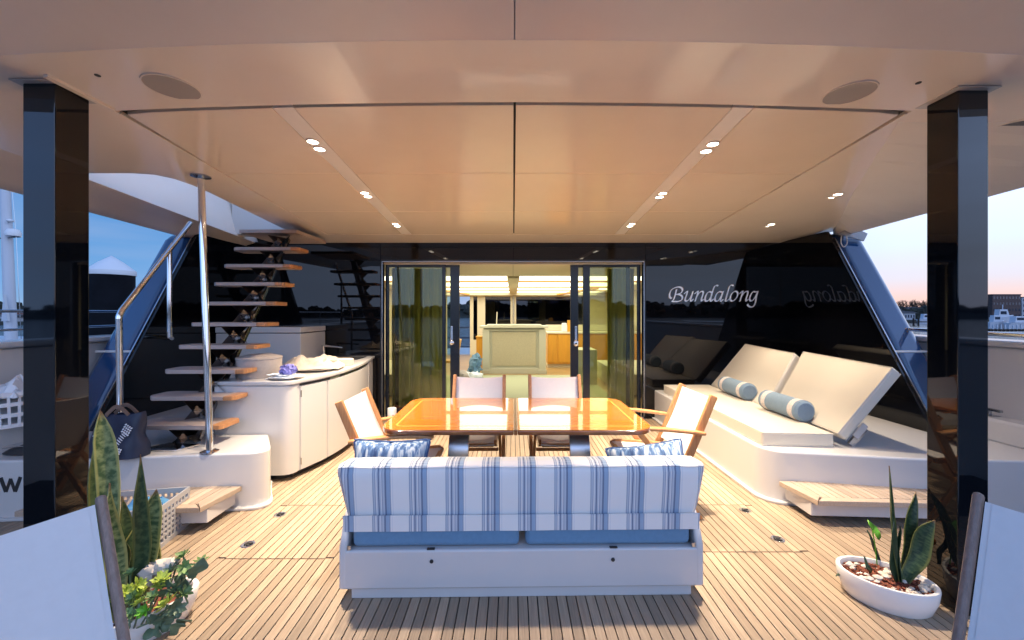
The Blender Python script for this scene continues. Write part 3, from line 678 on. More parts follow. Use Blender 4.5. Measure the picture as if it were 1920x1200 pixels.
MB().box(at(1850, 600, 70).x, at(1960, 600, 70).x, 69.5, 71, WZ+0.3, WZ+0.7).build('walkway', M['bark'], tj)
for k in range(9):
    x = at(1862+k*7.5, 600, 69.6).x; MB().box(x-0.08, x+0.08, 69.5, 69.66, WZ+0.3, WZ+1.5).build('post', M['hullw'], tj)
# port side: town on the slope, masts, the sailing boat alongside, the black piling
struct('shore', MB().prism([(-90, 150), (-104, 128), (-150, 118), (-230, 112), (-260, 190), (-150, 230)], WZ-0.5, WZ+0.9), M['land'])
words = ['white', 'grey', 'cream', 'red roofed', 'slate roofed', 'small', 'tall', 'narrow']
hp = [(168, 178, 594, 126), (176, 186, 589, 132), (184, 193, 592, 127), (226, 236, 592, 127), (233, 243, 588, 133), (-4, 8, 586, 128), (6, 18, 590, 122), (22, 34, 588, 126), (30, 42, 584, 134)]
lab = ['white cottage on the far left shore, first right of the left column', 'small house with tiled roof higher up beside the black piling', 'low white cottage just left of the black piling', 'low white house just right of the black piling', 'red roofed house on the slope right of the black piling', 'tiled house at the left photo edge behind the mast', 'pale cottage behind the foot of the white mast', 'white house between the mast and the left column', 'red roofed house on the slope by the left column']
for (a, b, tp, Y), l in zip(hp, lab): house('shore_house', a, b, tp, Y, l, roofm='redroof' if tp < 590 else 'roof', nw=3, group='houses on the left shore', depth=6, zb=WZ+0.85+(1.2 if tp < 590 else 0))
far_boat(166, 186, 74, 2.6, 'small white cruiser moored left of the black piling', mastp=7.5, group='boats moored across the harbour')
far_boat(170, 196, 52, 2.3, 'white motor boat below the rails by the left column', group='boats moored across the harbour')
far_boat(240, 252, 90, 2.6, 'tiny yacht with a thin mast right of the black piling', mastp=10.5)
p = at(209, 600, 10.4)
t = thing('piling', (p.x, 10.4, WZ), 'thick black sleeved piling with a white conical cap', 'piling')
rad = 0.46
MB().lathe([(rad*0.93, -3), (rad*0.93, 0), (rad, 3.45+0.5), (rad, at(209, 512, 10.4).z-WZ)], (p.x, 10.4, WZ), 32).build('sleeve', M['pile'], t)
zt = at(209, 512, 10.4).z
MB().lathe([(rad*1.04, zt-0.06), (rad*1.06, zt-0.02), (rad*1.05, zt+0.06), (rad*0.55, zt+0.27), (0.01, zt+0.45)], (p.x, 10.4, 0), 32).build('cap', M['wplastic'], t, bevel=0)
MB().ball((p.x-0.20, 10.4-0.41, at(192, 529, 10).z), 0.03, 8, 6).build('bolt', M['wplastic'], t)
# sailing boat alongside at the left edge
sx = at(14, 600, 12).x
t = thing('sailing_boat', (sx, 12, WZ), 'white sailing boat with radar dome on its mast at the left edge', 'boat')
MB().add([(sx-3, 10.9, WZ-0.3), (sx+1.0, 10.9, WZ-0.3), (sx+1.6, 10.7, WZ+2.35), (sx-3.2, 10.7, WZ+2.3), (sx-3, 13.6, WZ-0.3), (sx+0.6, 13.2, WZ-0.3), (sx+1.1, 13.2, WZ+2.35), (sx-3.2, 13.6, WZ+2.3)], [(0,1,2,3), (5,4,7,6), (1,5,6,2), (4,0,3,7), (3,2,6,7), (0,4,5,1)]).build('hull', M['hullw'], t, bevel=0.05)
MB().prism([(sx-1.2, WZ+2.35), (sx+0.62, WZ+2.38), (sx+0.30, WZ+2.75), (sx-1.2, WZ+2.80)], 11.2, 12.6, 'y').build('cabin', M['hullw'], t, bevel=0.03)
MB().box(sx-0.9, sx+0.2, 11.18, 11.199, WZ+2.45, WZ+2.65).build('window', M['window'], t)
m0 = at(21, 640, 11.5); m1 = at(4, 200, 11.5)
MB().tube([m0, m1], [0.13, 0.09], 12).build('mast', M['hullw'], t)
d0 = at(25, 437, 11.4); MB().lathe([(0.02, -0.09), (0.15, -0.09), (0.165, 0.0), (0.12, 0.10), (0.02, 0.13)], d0, 18).build('radar_dome', M['wplastic'], t)
d1 = at(19, 414, 11.4); MB().ball(d1, (0.08, 0.08, 0.05), 10, 6).bar(d1, d1+Vector((-0.08, 0, -0.06)), 0.03, 0.03).build('mast_lamp', M['wplastic'], t)
s0 = at(-5, 447, 11.45); s1 = at(40, 444, 11.45); MB().tube([s0, s1], 0.018, 6).build('spreader', M['dsteel'], t)
MB().tube([at(22, 350, 11.4), at(30, 440, 11.4), at(36, 560, 11.4), at(40, 640, 11.4)], 0.008, 5).build('stay', M['dsteel'], t)
MB().prism([(at(4, 600, 11.3).x, at(4, 602, 11.3).z), (at(16, 600, 11.3).x, at(16, 602, 11.3).z), (at(8, 600, 11.3).x, at(8, 552, 11.3).z)], 11.28, 11.34, 'y').build('furled_sail', M['hullw'], t)
# ================================================================== SALON BEHIND THE GLASS
YF = 14.2
struct('salon_floor', MB().box(-3.6, 3.6, WALL_Y+0.2, YF+0.3, -0.06, 0.0), M['parquet'])
tag(MB().box(-1.7, 1.75, WALL_Y+0.35, 9.6, 0.001, 0.014).build('salon_rug', M['carpet'], bevel=0.004), 'pale green carpet running from the doorway to the white cabinet', 'carpet')
sw = struct('salon_wall', MB().box(-3.66, -3.6, WALL_Y+0.2, YF, -0.06, 2.5).box(3.6, 3.66, WALL_Y+0.2, YF, -0.06, 2.5), M['inter'])
sc_ = MB().box(-3.6, 3.6, WALL_Y+0.06, 7.6, 2.20, 2.30).box(-3.6, 3.6, 13.9, YF+0.2, 2.12, 2.30).box(-0.11, 0.12, 7.6, 13.9, 2.16, 2.30).box(-3.6, -2.9, 7.6, 13.9, 2.18, 2.3).box(2.9, 3.6, 7.6, 13.9, 2.18, 2.3).box(-2.9, 2.9, 7.6, 13.9, 2.26, 2.3)
ys = [(7.62, 8.85), (9.05, 10.75), (10.95, 12.5), (12.7, 13.88)]
salon_ceiling = struct('salon_ceiling', sc_, M['inter'])
MB().box(-0.002, 0.002, WALL_Y+0.1, 7.6, 2.1985, 2.2005).build('joint', M['caulk'], salon_ceiling)
for a, b in ys:
    for x0, x1 in ((-2.88, -0.13), (0.14, 2.88)):
        MB().box(x0, x1, a+0.03, b-0.03, 2.215, 2.24).build('light_panel', M['strip'], salon_ceiling)
for a, b in zip(ys, ys[1:]):
    MB().box(-2.9, -0.12, a[1]+0.03, b[0]-0.03, 2.185, 2.25).box(0.13, 2.9, a[1]+0.03, b[0]-0.03, 2.185, 2.25).build('ceiling_beam', M['ywood'], salon_ceiling)
for s in (-1, 1): MB().bar((s*2.2, 10.6, 2.15), (s*1.55, 13.6, 2.13), 0.16, 0.05).build('ceiling_beam', M['ywood'], salon_ceiling)
# forward wall with its windows and the open side door
fw = MB(); zb_, ztp = 1.02, 2.087
for x0, x1, z0, z1 in ((-3.6, -2.35, 0, 2.2), (-1.53, -1.41, 0, 2.2), (-1.27, -0.99, 0, 2.2), (-0.09, 0.11, 0, 2.2), (-2.35, -1.53, ztp, 2.2), (-1.41, -1.27, ztp, 2.2), (-1.41, -1.27, 0, 0.55), (-0.99, -0.09, ztp, 2.2), (-0.99, -0.09, 0, zb_), (0.11, 2.6, ztp, 2.2), (0.11, 2.6, 0, zb_), (2.6, 3.6, 0, 2.2)):
    fw.box(x0, x1, YF, YF+0.08, z0, z1)
fwall = struct('forward_wall', fw, M['inter'])
for x0, x1, z0 in ((-1.41, -1.27, 0.55), (-0.99, -0.09, zb_), (0.11, 2.6, zb_)):
    w = MB().box(x0, x1, YF+0.05, YF+0.055, z0, ztp).build('window_pane', M['tinted'], fwall)
MB().box(0.0, 0.025, YF-0.08, YF-0.002, zb_, 2.16).build('mullion', M['dsteel'], fwall, bevel=0.004)
for s in (-1, 1): pass
t = thing('foredeck_rail', (-1.9, 15.4, 0), 'dark rail on the foredeck seen through the open side door', 'rail')
for z in (0.95, 0.55, 0.2): MB().tube([(-3.4, 15.4, z-0.0), (-0.9, 15.4, z)], 0.03, 8).build('tube', M['navy'], t)
for x in (-3.2, -1.1): MB().tube([(x, 15.4, -0.1), (x, 15.4, 0.95)], 0.025, 8).build('stanchion', M['navy'], t)
struct('foredeck', MB().box(-4.2, 4.2, YF+0.1, 17.5, -0.1, -0.05), M['gel'])
struct('salon_roof', MB().box(-4.25, 4.25, WALL_Y+0.17, YF+0.6, 2.51, 2.62), M['gel'])
# white cabinet with a stone centre panel
Yc = 9.85
c0, c1 = at(903, 600, Yc).x, at(1025, 600, Yc).x
t = thing('media_cabinet', ((c0+c1)/2, Yc, 0), 'white panelled cabinet with pilasters and a textured stone centre', 'cabinet')
pw = 0.21
MB().box(c0+0.05, c1-0.05, Yc+0.06, Yc+0.5, 0.0, 1.13).build('carcass', M['cream'], t)
for x0 in (c0, c1-pw):
    b = MB().box(x0+0.02, x0+pw-0.02, Yc, Yc+0.058, 0.10, 1.10).build('pilaster', M['cream'], t, bevel=0.004)
    MB().box(x0, x0+pw, Yc-0.02, Yc+0.058, 0.0, 0.099).build('plinth', M['cream'], b, bevel=0.006)
MB().box(c0+pw+0.05, c1-pw-0.05, Yc+0.035, Yc+0.058, 0.20, 1.03).build('stone_panel', M['stone'], t, bevel=0.003)
MB().box(c0+pw-0.018, c1-pw+0.018, Yc+0.01, Yc+0.058, 0.0, 0.14).box(c0+pw-0.018, c1-pw+0.018, Yc+0.02, Yc+0.058, 1.06, 1.10).build('frame', M['cream'], t, bevel=0.004)
MB().box(c0-0.05, c1+0.05, Yc-0.05, Yc+0.55, 1.132, 1.185).box(c0+0.12, c1-0.12, Yc+0.02, Yc+0.5, 1.187, 1.215).build('top', M['cream'], t, bevel=0.008)
tag(MB().tube([at(931, 609, 10.1), at(932, 585, 10.1)], 0.012, 8).build('candle', M['inter']), 'thin pale candle standing on the white cabinet top', 'candle')
# galley counter to starboard
Yk = 11.0
k0, k1 = at(1027, 600, Yk).x, 3.55
t = thing('galley_counter', ((k0+k1)/2, Yk, 0), 'honey wood galley counter with a white worktop', 'counter')
MB().box(k0, k1, Yk+0.02, Yk+0.6, 0.1, 0.93).build('carcass', M['ywood'], t)
MB().box(k0-0.02, k1, Yk-0.02, Yk+0.62, 0.932, 0.975).build('worktop', M['inter'], t, bevel=0.005)
MB().box(k0, k1, Yk+0.08, Yk+0.6, 0.0, 0.098).build('plinth', M['inter'], t)
for a, b in ((0.0, 0.24), (0.27, 0.68), (0.70, 1.1), (1.12, 1.6)): MB().box(k0+a+0.02, k0+b, Yk, Yk+0.018, 0.14, 0.90).build('door', M['ywood'], t, bevel=0.004)
MB().box(k0-0.0, k1, Yk+0.64, Yk+0.70, 0.975, 1.16).build('splashback', M['inter'], t)
tag(MB().box(at(1054, 600, 11.2).x, at(1063, 600, 11.2).x, 11.2, 11.34, 0.977, 1.22).build('storage_jar', M['wplastic'], bevel=0.02), 'pale storage jar on the galley worktop', 'jar')
tag(MB().box(at(1064, 600, 11.25).x, at(1076, 600, 11.25).x, 11.22, 11.30, 0.977, 1.30).build('chopping_board', M['ywood'], bevel=0.006), 'yellow wooden board standing on the galley worktop', 'board')
tag(MB().prism([(1.30, 0.0), (1.75, 0.0), (1.75, 0.74), (1.30, 0.74)], 8.3, 8.9, 'y').build('side_table', M['inter'], bevel=0.02), 'white side table behind the right door pane', 'table')
# left of the cabinet: honey wood unit, bag, heap of linen, chair edge
tag(MB().box(at(893, 600, 10.6).x, at(906, 600, 10.6).x, 10.6, 11.0, 0.0, 0.85).box(at(892, 600, 10.6).x, at(907, 600, 10.6).x, 10.58, 11.0, 0.852, 0.885).build('side_cupboard', M['ywood'], bevel=0.006), 'narrow honey wood cupboard left of the white cabinet', 'cupboard')
b = MB()
for i in range(7): b.ball((at(893+rnd.uniform(-6, 8), 600, 9.6).x, 9.6+rnd.uniform(-.1, .1), 0.16+rnd.uniform(-.02, .22)), (0.12, 0.12, 0.13), 10, 7, 0.8, i)
tag(b.build('duffel_bag', M['bluefab']), 'blue and white bag slumped on the salon floor left of the white cabinet', 'bag')
b = MB()
for i in range(6): b.ball((at(868+i*5, 600, 9.3).x, 9.2+rnd.uniform(-.1, .1), 0.05), (0.16, 0.16, 0.09), 10, 6, 0.8, i+20)
tag(b.build('linen_heap', M['whitecloth']), 'heap of pale linen on the salon floor', 'linen')
tag(MB().ball((at(866, 600, 8.4).x, 8.4, 0.14), (0.16, 0.18, 0.16), 16, 10, 0.2, 4).build('pouffe', M['taupe']), 'small rounded taupe pouffe by the door stile', 'pouffe')
t = thing('salon_chair', (at(862, 600, 9.0).x, 9.0, 0), 'honey wood chair partly hidden by the left door stile', 'chair')
xx = at(860, 600, 9.0).x
MB().obox((xx-0.02, 9.0, 0.68), (0.05, 0.4, 0.46), Matrix.Rotation(R(10), 3, 'Y')).build('backrest', M['ywood'], t, bevel=0.01)
MB().box(xx-0.5, xx-0.08, 8.8, 9.2, 0.40, 0.45).build('seat', M['ywood'], t, bevel=0.01)
for dx in (-0.48, -0.10):
    for y in (8.82, 9.17): MB().box(xx+dx-0.02, xx+dx+0.02, y-0.02, y+0.02, 0.0, 0.399).build('leg', M['ywood'], t)
t = thing('salon_sofa', (2.9, 8.0, 0), 'low white salon sofa behind the right door pane', 'sofa')
MB().box(1.95, 3.5, 7.2, 9.4, 0.0, 0.40).build('base', M['inter'], t, bevel=0.03)
MB().box(3.1, 3.5, 7.2, 9.4, 0.402, 0.85).build('backrest', M['inter'], t, bevel=0.05)
t = thing('salon_sofa', (-2.9, 8.0, 0), 'low white salon sofa behind the left curtain', 'sofa')
MB().box(-3.5, -1.95, 7.2, 9.4, 0.0, 0.40).build('base', M['inter'], t, bevel=0.03)
MB().box(-3.5, -3.1, 7.2, 9.4, 0.402, 0.85).build('backrest', M['inter'], t, bevel=0.05)

# ------------------------------------------------------------------ sliding doors and curtains
def leaf(x0, x1, y, label, stile, handle_x):
    t = thing('sliding_door', ((x0+x1)/2, y, 0.03), label, 'door', 'sliding glass doors to the salon')
    fwid = 0.05; fr = MB()
    fr.box(x0, x0+(stile if handle_x < (x0+x1)/2 else fwid), y, y+0.035, 0.032, 2.22).box(x1-(stile if handle_x > (x0+x1)/2 else fwid), x1, y, y+0.035, 0.032, 2.22).box(x0, x1, y+0.001, y+0.034, 2.165, 2.219).box(x0, x1, y+0.001, y+0.034, 0.033, 0.12)
    fr.build('frame', M['stile'], t, bevel=0.003)
    MB().box(x0+0.03, x1-0.03, y+0.015, y+0.021, 0.10, 2.18).build('pane', M['pane'], t)
    return t
def handle(t, x, y, z):
    h = MB().box(x-0.018, x+0.018, y-0.012, y, z-0.10, z+0.13).build('handle', M['steel'], t, bevel=0.005)
    MB().lathe([(0.034, 0), (0.034, 0.012), (0.02, 0.02)], (0, 0, 0), 18).xf(Matrix.Translation((x, y, z-0.11)) @ Matrix.Rotation(R(90), 4, 'X')).build('lock_rose', M['steel'], h)
yd = WALL_Y+0.035
L1 = leaf(-1.845, -0.975, yd+0.06, 'left fixed glass door leaf in front of the olive curtain', 0.05, 9)
L2 = leaf(-1.72, -0.78, yd+0.105, 'left sliding glass door leaf with a steel handle beside the opening', 0.135, 9)
R1 = leaf(1.010, 1.845, yd+0.06, 'right fixed glass door leaf in front of the olive curtain', 0.10, -9)
R2 = leaf(0.835, 1.70, yd+0.105, 'right sliding glass door leaf with steel handle and round lock', 0.115, -9)
handle(L2, at(847, 629, yd+0.1).x, yd+0.105, at(847, 629, yd).z)
handle(R2, at(1080, 629, yd+0.1).x, yd+0.105, at(1080, 629, yd).z)
MB().lathe([(0.034, 0), (0.034, 0.012), (0.02, 0.02)], (0, 0, 0), 18).xf(Matrix.Translation(at(1080, 645, yd+0.105)) @ Matrix.Rotation(R(90), 4, 'X')).build('lock_rose', M['steel'], R2)
def curtain(x0, x1, label, seed, n=11):
    rr = random.Random(seed); ph = [rr.uniform(0, 6) for _ in range(4)]
    def fn(u, v):
        x = x0+(x1-x0)*u; a = 0.045*(0.7+0.5*math.sin(3*u+ph[0]))
        return (x + 0.015*math.sin(2*math.pi*n*u*0.5+ph[1]), 6.05 + a*math.sin(2*math.pi*n*u+ph[2]+0.8*math.sin(5*u+ph[3])) + 0.012*math.sin(9*v+u*20), 0.04+2.13*v)
    return tag(MB().grid(fn, 150, 8).build('curtain', M['curtain'], solid=0.004), label, 'curtain', 'curtains inside the sliding doors')
curtain(-1.84, -1.02, 'full length pleated olive curtain inside the left glass door', 4, 12)
curtain(1.42, 1.84, 'full length pleated olive curtain inside the right glass door', 9, 7)

# ================================================================== NAME ON THE WALL: a broad nib swept along each stroke
def nib_letter(strokes, k0):
    mb = MB(); A, B, ang = 15.5, 5.5, R(38)
    for si, st in enumerate(strokes):
        P = crv([(x, -y, 0) for x, y in st], 7); L_ = []; R_ = []
        for i, p in enumerate(P):
            d = (P[min(i+1, len(P)-1)] - P[max(i-1, 0)])
            if d.length < 1e-6: d = Vector((1, 0, 0))
            d.normalize(); nx, ny = -d.y, d.x
            u = nx*math.cos(ang)+ny*math.sin(ang); w = -nx*math.sin(ang)+ny*math.cos(ang); q = math.sqrt((A*u)**2+(B*w)**2)
            su, sw_ = A*A*u/q, B*B*w/q; s = Vector((su*math.cos(ang)-sw_*math.sin(ang), su*math.sin(ang)+sw_*math.cos(ang), 0))
            L_.append(p+s); R_.append(p-s)
        dep = 0.006 + 0.0006*(si+k0); n_ = len(P)
        def tr(q, y): 
            px = 1230+q.x/9.14; py = 520-q.y/9.14; v = at(px, py, WALL_Y); return (v.x, y, v.z)
        v = [tr(q, WALL_Y-dep) for q in L_] + [tr(q, WALL_Y-dep) for q in R_] + [tr(q, WALL_Y-0.001) for q in L_] + [tr(q, WALL_Y-0.001) for q in R_]
        f = []
        for i in range(n_-1): f += [(i, i+1, n_+i+1, n_+i), (2*n_+i, 2*n_+i+1, i+1, i), (n_+i, n_+i+1, 3*n_+i+1, 3*n_+i)]
        f += [(0, n_, 3*n_, 2*n_), (n_-1, 3*n_-1, 4*n_-1, 2*n_-1)]
        mb.add(v, f)
    return mb
nst = [[(660,285),(690,255),(718,240),(700,310),(668,412)], [(688,345),(735,272),(782,240),(806,252),(798,300),(776,370),(780,406),(812,376)]]
LET = [
 [[(265,365),(236,340),(230,290),(260,220),(320,180),(390,166),(438,185),(452,225),(425,268),(368,290),(345,292)], [(350,205),(330,290),(300,380),(262,412)], [(368,290),(428,308),(450,345),(434,388),(380,411),(310,413),(262,412)]],
 [[(480,285),(510,255),(535,241),(522,300),(500,360),(500,400),(532,404),(580,360),(612,295),(630,240)], [(630,240),(604,335),(590,392),(606,408),(636,370)]],
 nst,
 [[(952,262),(915,246),(872,275),(842,340),(840,395),(868,409),(912,378),(955,300)], [(1062,150),(1035,136),(996,165),(965,250),(935,350),(932,398),(948,408),(985,370)]],
 [[(1128,254),(1085,246),(1040,280),(1012,345),(1012,395),(1038,409),(1078,383),(1120,310),(1150,238)], [(1150,238),(1112,350),(1102,397),(1118,409),(1150,375)]],
 [[(1322,148),(1295,132),(1256,165),(1225,260),(1195,360),(1188,402),(1212,404),(1250,370)]],
 [[(1340,240),(1290,290),(1268,360),(1288,403),(1330,398),(1383,340),(1398,275),(1374,241),(1338,241)]],
 [[(x+765, y) for x, y in s_] for s_ in nst],
 [[(1735,244),(1700,250),(1662,246),(1622,300),(1602,365),(1618,403),(1656,393),(1702,330),(1745,238)], [(1745,238),(1716,340),(1700,430),(1668,494),(1620,509),(1572,482),(1566,460)]],
]
t = thing('name_lettering', at(1338, 575, WALL_Y), 'silver italic name lettering on the black wall above the sunbed', 'lettering')
for i, s_ in enumerate(LET): nib_letter(s_, 3*(i % 2)).build('letter', M['letters'], t, smooth=False)
# ================================================================== LAMPS IN THE ROOF
def downlight(px, py, dx, dy, label, power=1.0):
    y = 876.75/(609.5-py); x = (px-962)/750*y; z = zc(y)
    t = thing('ceiling_light', (x, y, z), label, 'ceiling light', 'paired round downlights in the roof lining')
    for s in (-1, 1):
        c = (x+s*dx, y+s*dy, z)
        o = MB().lathe([(0.040, -0.0035), (0.040, 0.006), (0.033, 0.006), (0.033, -0.0036)], c, 20, ring=True).build('bezel', M['ceil'], t)
        MB().lathe([(0.0325, -0.0015), (0.0325, 0.004)], c, 20).build('lens', M['lens'], t)
    ld = bpy.data.lights.new('downlight', 'AREA'); ld.shape = 'DISK'; ld.size = 0.09; ld.energy = LAMP_W*power; ld.color = LAMP; ld.spread = R(82)
    lo = bpy.data.objects.new('downlight', ld); col.objects.link(lo); lo.location = (x, y, z-0.012)
downlight(593, 272.5, 0.006, -0.057, 'pair of round downlights in the left strip nearest the camera')
downlight(687, 365, 0.005, -0.055, 'middle pair of round downlights in the left ceiling strip')
downlight(743, 422, 0.004, -0.055, 'pair of round downlights in the left strip nearest the black wall')
downlight(1330, 277, -0.006, -0.057, 'pair of round downlights in the right strip nearest the camera')
downlight(1239.5, 366, -0.005, -0.055, 'middle pair of round downlights in the right ceiling strip')
downlight(1183, 422, -0.004, -0.055, 'pair of round downlights in the right strip nearest the black wall')
downlight(1563, 368, 0.010, 0.060, 'pair of round downlights above the sunbed nearer the right column', 0.30)
downlight(1441, 423, 0.010, 0.065, 'pair of round downlights above the far end of the sunbed', 0.30)
def speaker(px, py, r, label, g='grille'):
    y = 876.75/(609.5-py); x = (px-962)/750*y
    t = thing('ceiling_speaker', (x, y, zc(y)), label, 'speaker', 'round speakers in the roof')
    MB().lathe([(r, -0.004), (r, 0.01), (r-0.006, 0.01), (r-0.006, -0.004)], (x, y, zc(y)), 40, ring=True).build('rim', M['ceil'], t)
    MB().lathe([(r-0.007, -0.003), (r-0.007, 0.004)], (x, y, zc(y)), 40).build('grille', M[g], t)
speaker(323, 164, 0.118, 'round taupe speaker grille in the left part of the roof')
speaker(1592, 175, 0.113, 'round taupe speaker grille in the right part of the roof')
speaker(1893, 241, 0.12, 'round grey grille at the right edge beyond the right column', 'dgrille')
for px, py in ((183, 141), (1722, 155)):
    y = 876.75/(609.5-py); x = (px-962)/750*y
    MB().lathe([(0.012, -0.003), (0.012, 0.004)], (x, y, zc(y)), 12).build('socket', M['rubber'], ceiling)

# ================================================================== STAIRS
t = thing('floating_stairs', (-2.72, 3.3, 0.43), 'open stair of teak treads on a polished zigzag spine at the left', 'stairs')
NT = 9
def tread_pos(i): return 3.335 + 0.1455*i, 0.595 + 0.2035*i
for i in range(NT):
    y, z = tread_pos(i); xl, xr = -3.10, -2.35
    o = MB().prism([(xl+0.02, y-0.085), (xl+0.06, y-0.12), (xr-0.09, y-0.12), (xr-0.09, y+0.13), (xl+0.06, y+0.13), (xl, y+0.09), (xl, y-0.05)], z-0.036, z, 'z').build('tread', M['tread'], t, bevel=0.005)
    MB().prism([(xr-0.0885, y-0.12), (xr-0.02, y-0.112), (xr, y-0.09), (xr, y+0.10), (xr-0.03, y+0.13), (xr-0.0885, y+0.13)], z-0.036, z+0.0005, 'z').build('nosing', M['chairwood'], o, bevel=0.005)
top_y, top_z = tread_pos(NT)
MB().box(-3.10, -2.45, top_y-0.12, 5.24, top_z-0.02, top_z+0.02).build('landing', M['tread'], t, bevel=0.005)
sp = MB(); y0, z0 = tread_pos(-1); y1, z1 = tread_pos(NT)
sp.bar((-2.66, y0+0.16, z0+0.05), (-2.66, y1+0.05, z1-0.06), 0.09, 0.035, (0, 1, 0.2))
sp.build('spine', M['spine'], t, bevel=0.004)
for i in range(NT+1):
    y, z = tread_pos(i); ya, za = tread_pos(i-1)
    b = MB(); xs = -2.66
    # faceted bracket: two tapering plates that meet in a point on the spine
    zt_, zb2 = z-0.038, (0.432 if i == 0 else za+0.002)
    hm = (zt_+zb2)/2
    for s in (-1, 1):
        b.add([(xs+s*0.13, y-0.10, zt_), (xs+s*0.045, y-0.11, hm), (xs+s*0.0, y+0.02, hm-0.01), (xs+s*0.03, y+0.08, zt_)], [(0,1,2,3)])
        b.add([(xs+s*0.045, y-0.11, hm), (xs+s*0.12, y-0.10, zb2), (xs+s*0.03, y+0.04, zb2), (xs, y+0.02, hm-0.01)], [(0,1,2,3)])
    b.add([(xs-0.045, y-0.116, hm), (xs, y-0.116, hm-0.045), (xs+0.045, y-0.116, hm), (xs, y-0.116, hm+0.045), (xs, y-0.15, hm+0.004)], [(0,1,4), (1,2,4), (2,3,4), (3,0,4)])
    b.build('bracket', M['spine'], t, smooth=False)
MB().prism([(-2.90, 3.10), (-2.60, 3.08), (-2.52, 3.22), (-2.80, 3.26)], 0.432, 0.446).build('foot_plate', M['steel'], t, bevel=0.003)
# stair pole and hand rail
t = thing('stair_pole', (-2.337, 3.08, 0.43), 'polished steel pole from the platform up to the roof beside the stairs', 'pole')
MB().tube([(-2.337, 3.08, 0.432), (-2.345, 3.085, 0.7), (-2.44, 3.13, 2.50), (-2.447, 3.135, 2.573)], 0.024, 18).build('tube', M['steel'], t)
MB().lathe([(0.062, 0), (0.062, 0.006), (0.03, 0.016)], (-2.337, 3.08, 0.431), 24).build('base_flange', M['steel'], t)
MB().lathe([(0.03, -0.016), (0.068, -0.006), (0.068, 0.003)], (-2.447, 3.135, zc(3.135)-0.002), 24).build('top_flange', M['dsteel'], t)
t = thing('hand_rail', (-3.25, 3.3, 0.43), 'bent polished hand rail rising beside the open stairs', 'rail')
MB().tube([(-3.25, 3.31, 0.43)] + crv([(-3.25, 3.30, 1.42), (-3.25, 3.30, 1.47), (-3.25, 3.325, 1.525)], 4) + [(-3.25, 4.03, 2.41)], 0.022, 14).build('tube', M['steel'], t)
MB().tube(crv([(-3.25, 3.785, 2.10), (-3.25, 3.785, 1.35), (-3.25, 3.79, 1.285), (-3.27, 3.83, 1.255), (-3.40, 3.95, 1.25), (-3.60, 4.10, 1.25), (-3.785, 4.22, 1.25)], 4), 0.020, 12).build('stay', M['steel'], t)

# ================================================================== BAR CABINET
front = [Vector((-1.955, 3.66, 0)), Vector((-1.862, 3.95, 0)), Vector((-1.815, 4.30, 0)), Vector((-1.825, 4.75, 0)), Vector((-1.885, 5.20, 0)), Vector((-1.96, 5.58, 0))]
fc = [(p.x, p.y) for p in crv(front, 5)]
cnr = [(-2.075, 3.545), (-2.035, 3.550), (-2.0, 3.565), (-1.975, 3.595)]
foot = [(-2.645, 3.545)] + cnr + fc + [(-1.97, 5.66), (-2.645, 5.66)]
inset = lambda q, d: [(x-d if x > -2.3 else x, y+d if y < 3.62 else y) for x, y in q]
t = thing('bar_cabinet', (-2.3, 4.4, 0), 'cream curved bar cabinet with stone worktop left of the glass doors', 'cabinet')
MB().prism(inset(foot, 0.012), 0.055, 0.858).build('carcass', M['gel'], t, bevel=0.006)
MB().prism(inset(foot, 0.07), 0.0, 0.054).build('plinth', M['rubber'], t)
MB().prism([(-2.645, 3.54)] + cnr + [(-1.958, 3.64)] + [(-2.03, 3.64), (-2.645, 3.64)], 0.058, 0.85).build('end_panel', M['gel'], t, bevel=0.006)
def curve_piece(ya, yb, z0, z1, off, th, name, m, bevel=0.004):
    P = [p for p in crv(front, 12) if ya <= p.y <= yb]; a = [(p.x+off, p.y) for p in P]; b = [(p.x+off-th, p.y) for p in P][::-1]
    return MB().prism(a+b, z0, z1).build(name, m, t, bevel=bevel)
d1 = curve_piece(3.668, 3.985, 0.062, 0.825, 0.004, 0.02, 'door', M['gel'])
d2 = curve_piece(3.992, 5.20, 0.062, 0.825, 0.004, 0.02, 'door', M['gel'])
curve_piece(5.21, 5.6, 0.062, 0.85, 0.003, 0.02, 'end_post', M['gel'])
curve_piece(3.67, 5.20, 0.832, 0.852, -0.004, 0.02, 'handle_groove', M['rubber'], 0)
for a, b in ((4.02, 4.22), (4.30, 4.75)): curve_piece(a, b, 0.835, 0.849, 0.0015, 0.004, 'pull_bar', M['dsteel'], 0)
for z in (0.76, 0.14): MB().box(-1.951, -1.944, 3.672, 3.688, z-0.03, z+0.03).build('hinge', M['dsteel'], d1)
topq = [(x+(0.012 if x > -2.3 else 0), y-(0.012 if y < 3.62 else 0)) for x, y in foot]
MB().prism(topq, 0.86, 0.895).build('worktop', M['gel'], t, bevel=0.007)
MB().box(-2.38, -2.02, 5.15, 5.52, 0.8955, 0.901).build('sink_rim', M['dsteel'], t, bevel=0.002)
MB().box(-2.36, -2.04, 5.17, 5.50, 0.9012, 0.9025).build('sink_cover', M['rubber'], t)
fa = thing('tap', (-2.58, 5.45, 0.895), 'slim steel tap with a long spout over the bar sink', 'tap')
MB().tube([(-2.58, 5.45, 0.896), (-2.58, 5.45, 1.05)], 0.014, 12).build('stem', M['steel'], fa)
MB().tube([(-2.61, 5.45, 1.052), (-2.58, 5.45, 1.056), (-2.30, 5.40, 1.035)], [0.012, 0.015, 0.009], 10).build('spout', M['steel'], fa)
t = thing('grill_housing', (-3.2, 5.3, 0.43), 'white box housing behind the stairs against the black wall', 'cabinet')
MB().box(-3.72, -2.655, 5.0, 5.66, 0.432, 1.245).build('body', M['gel'], t, bevel=0.012)
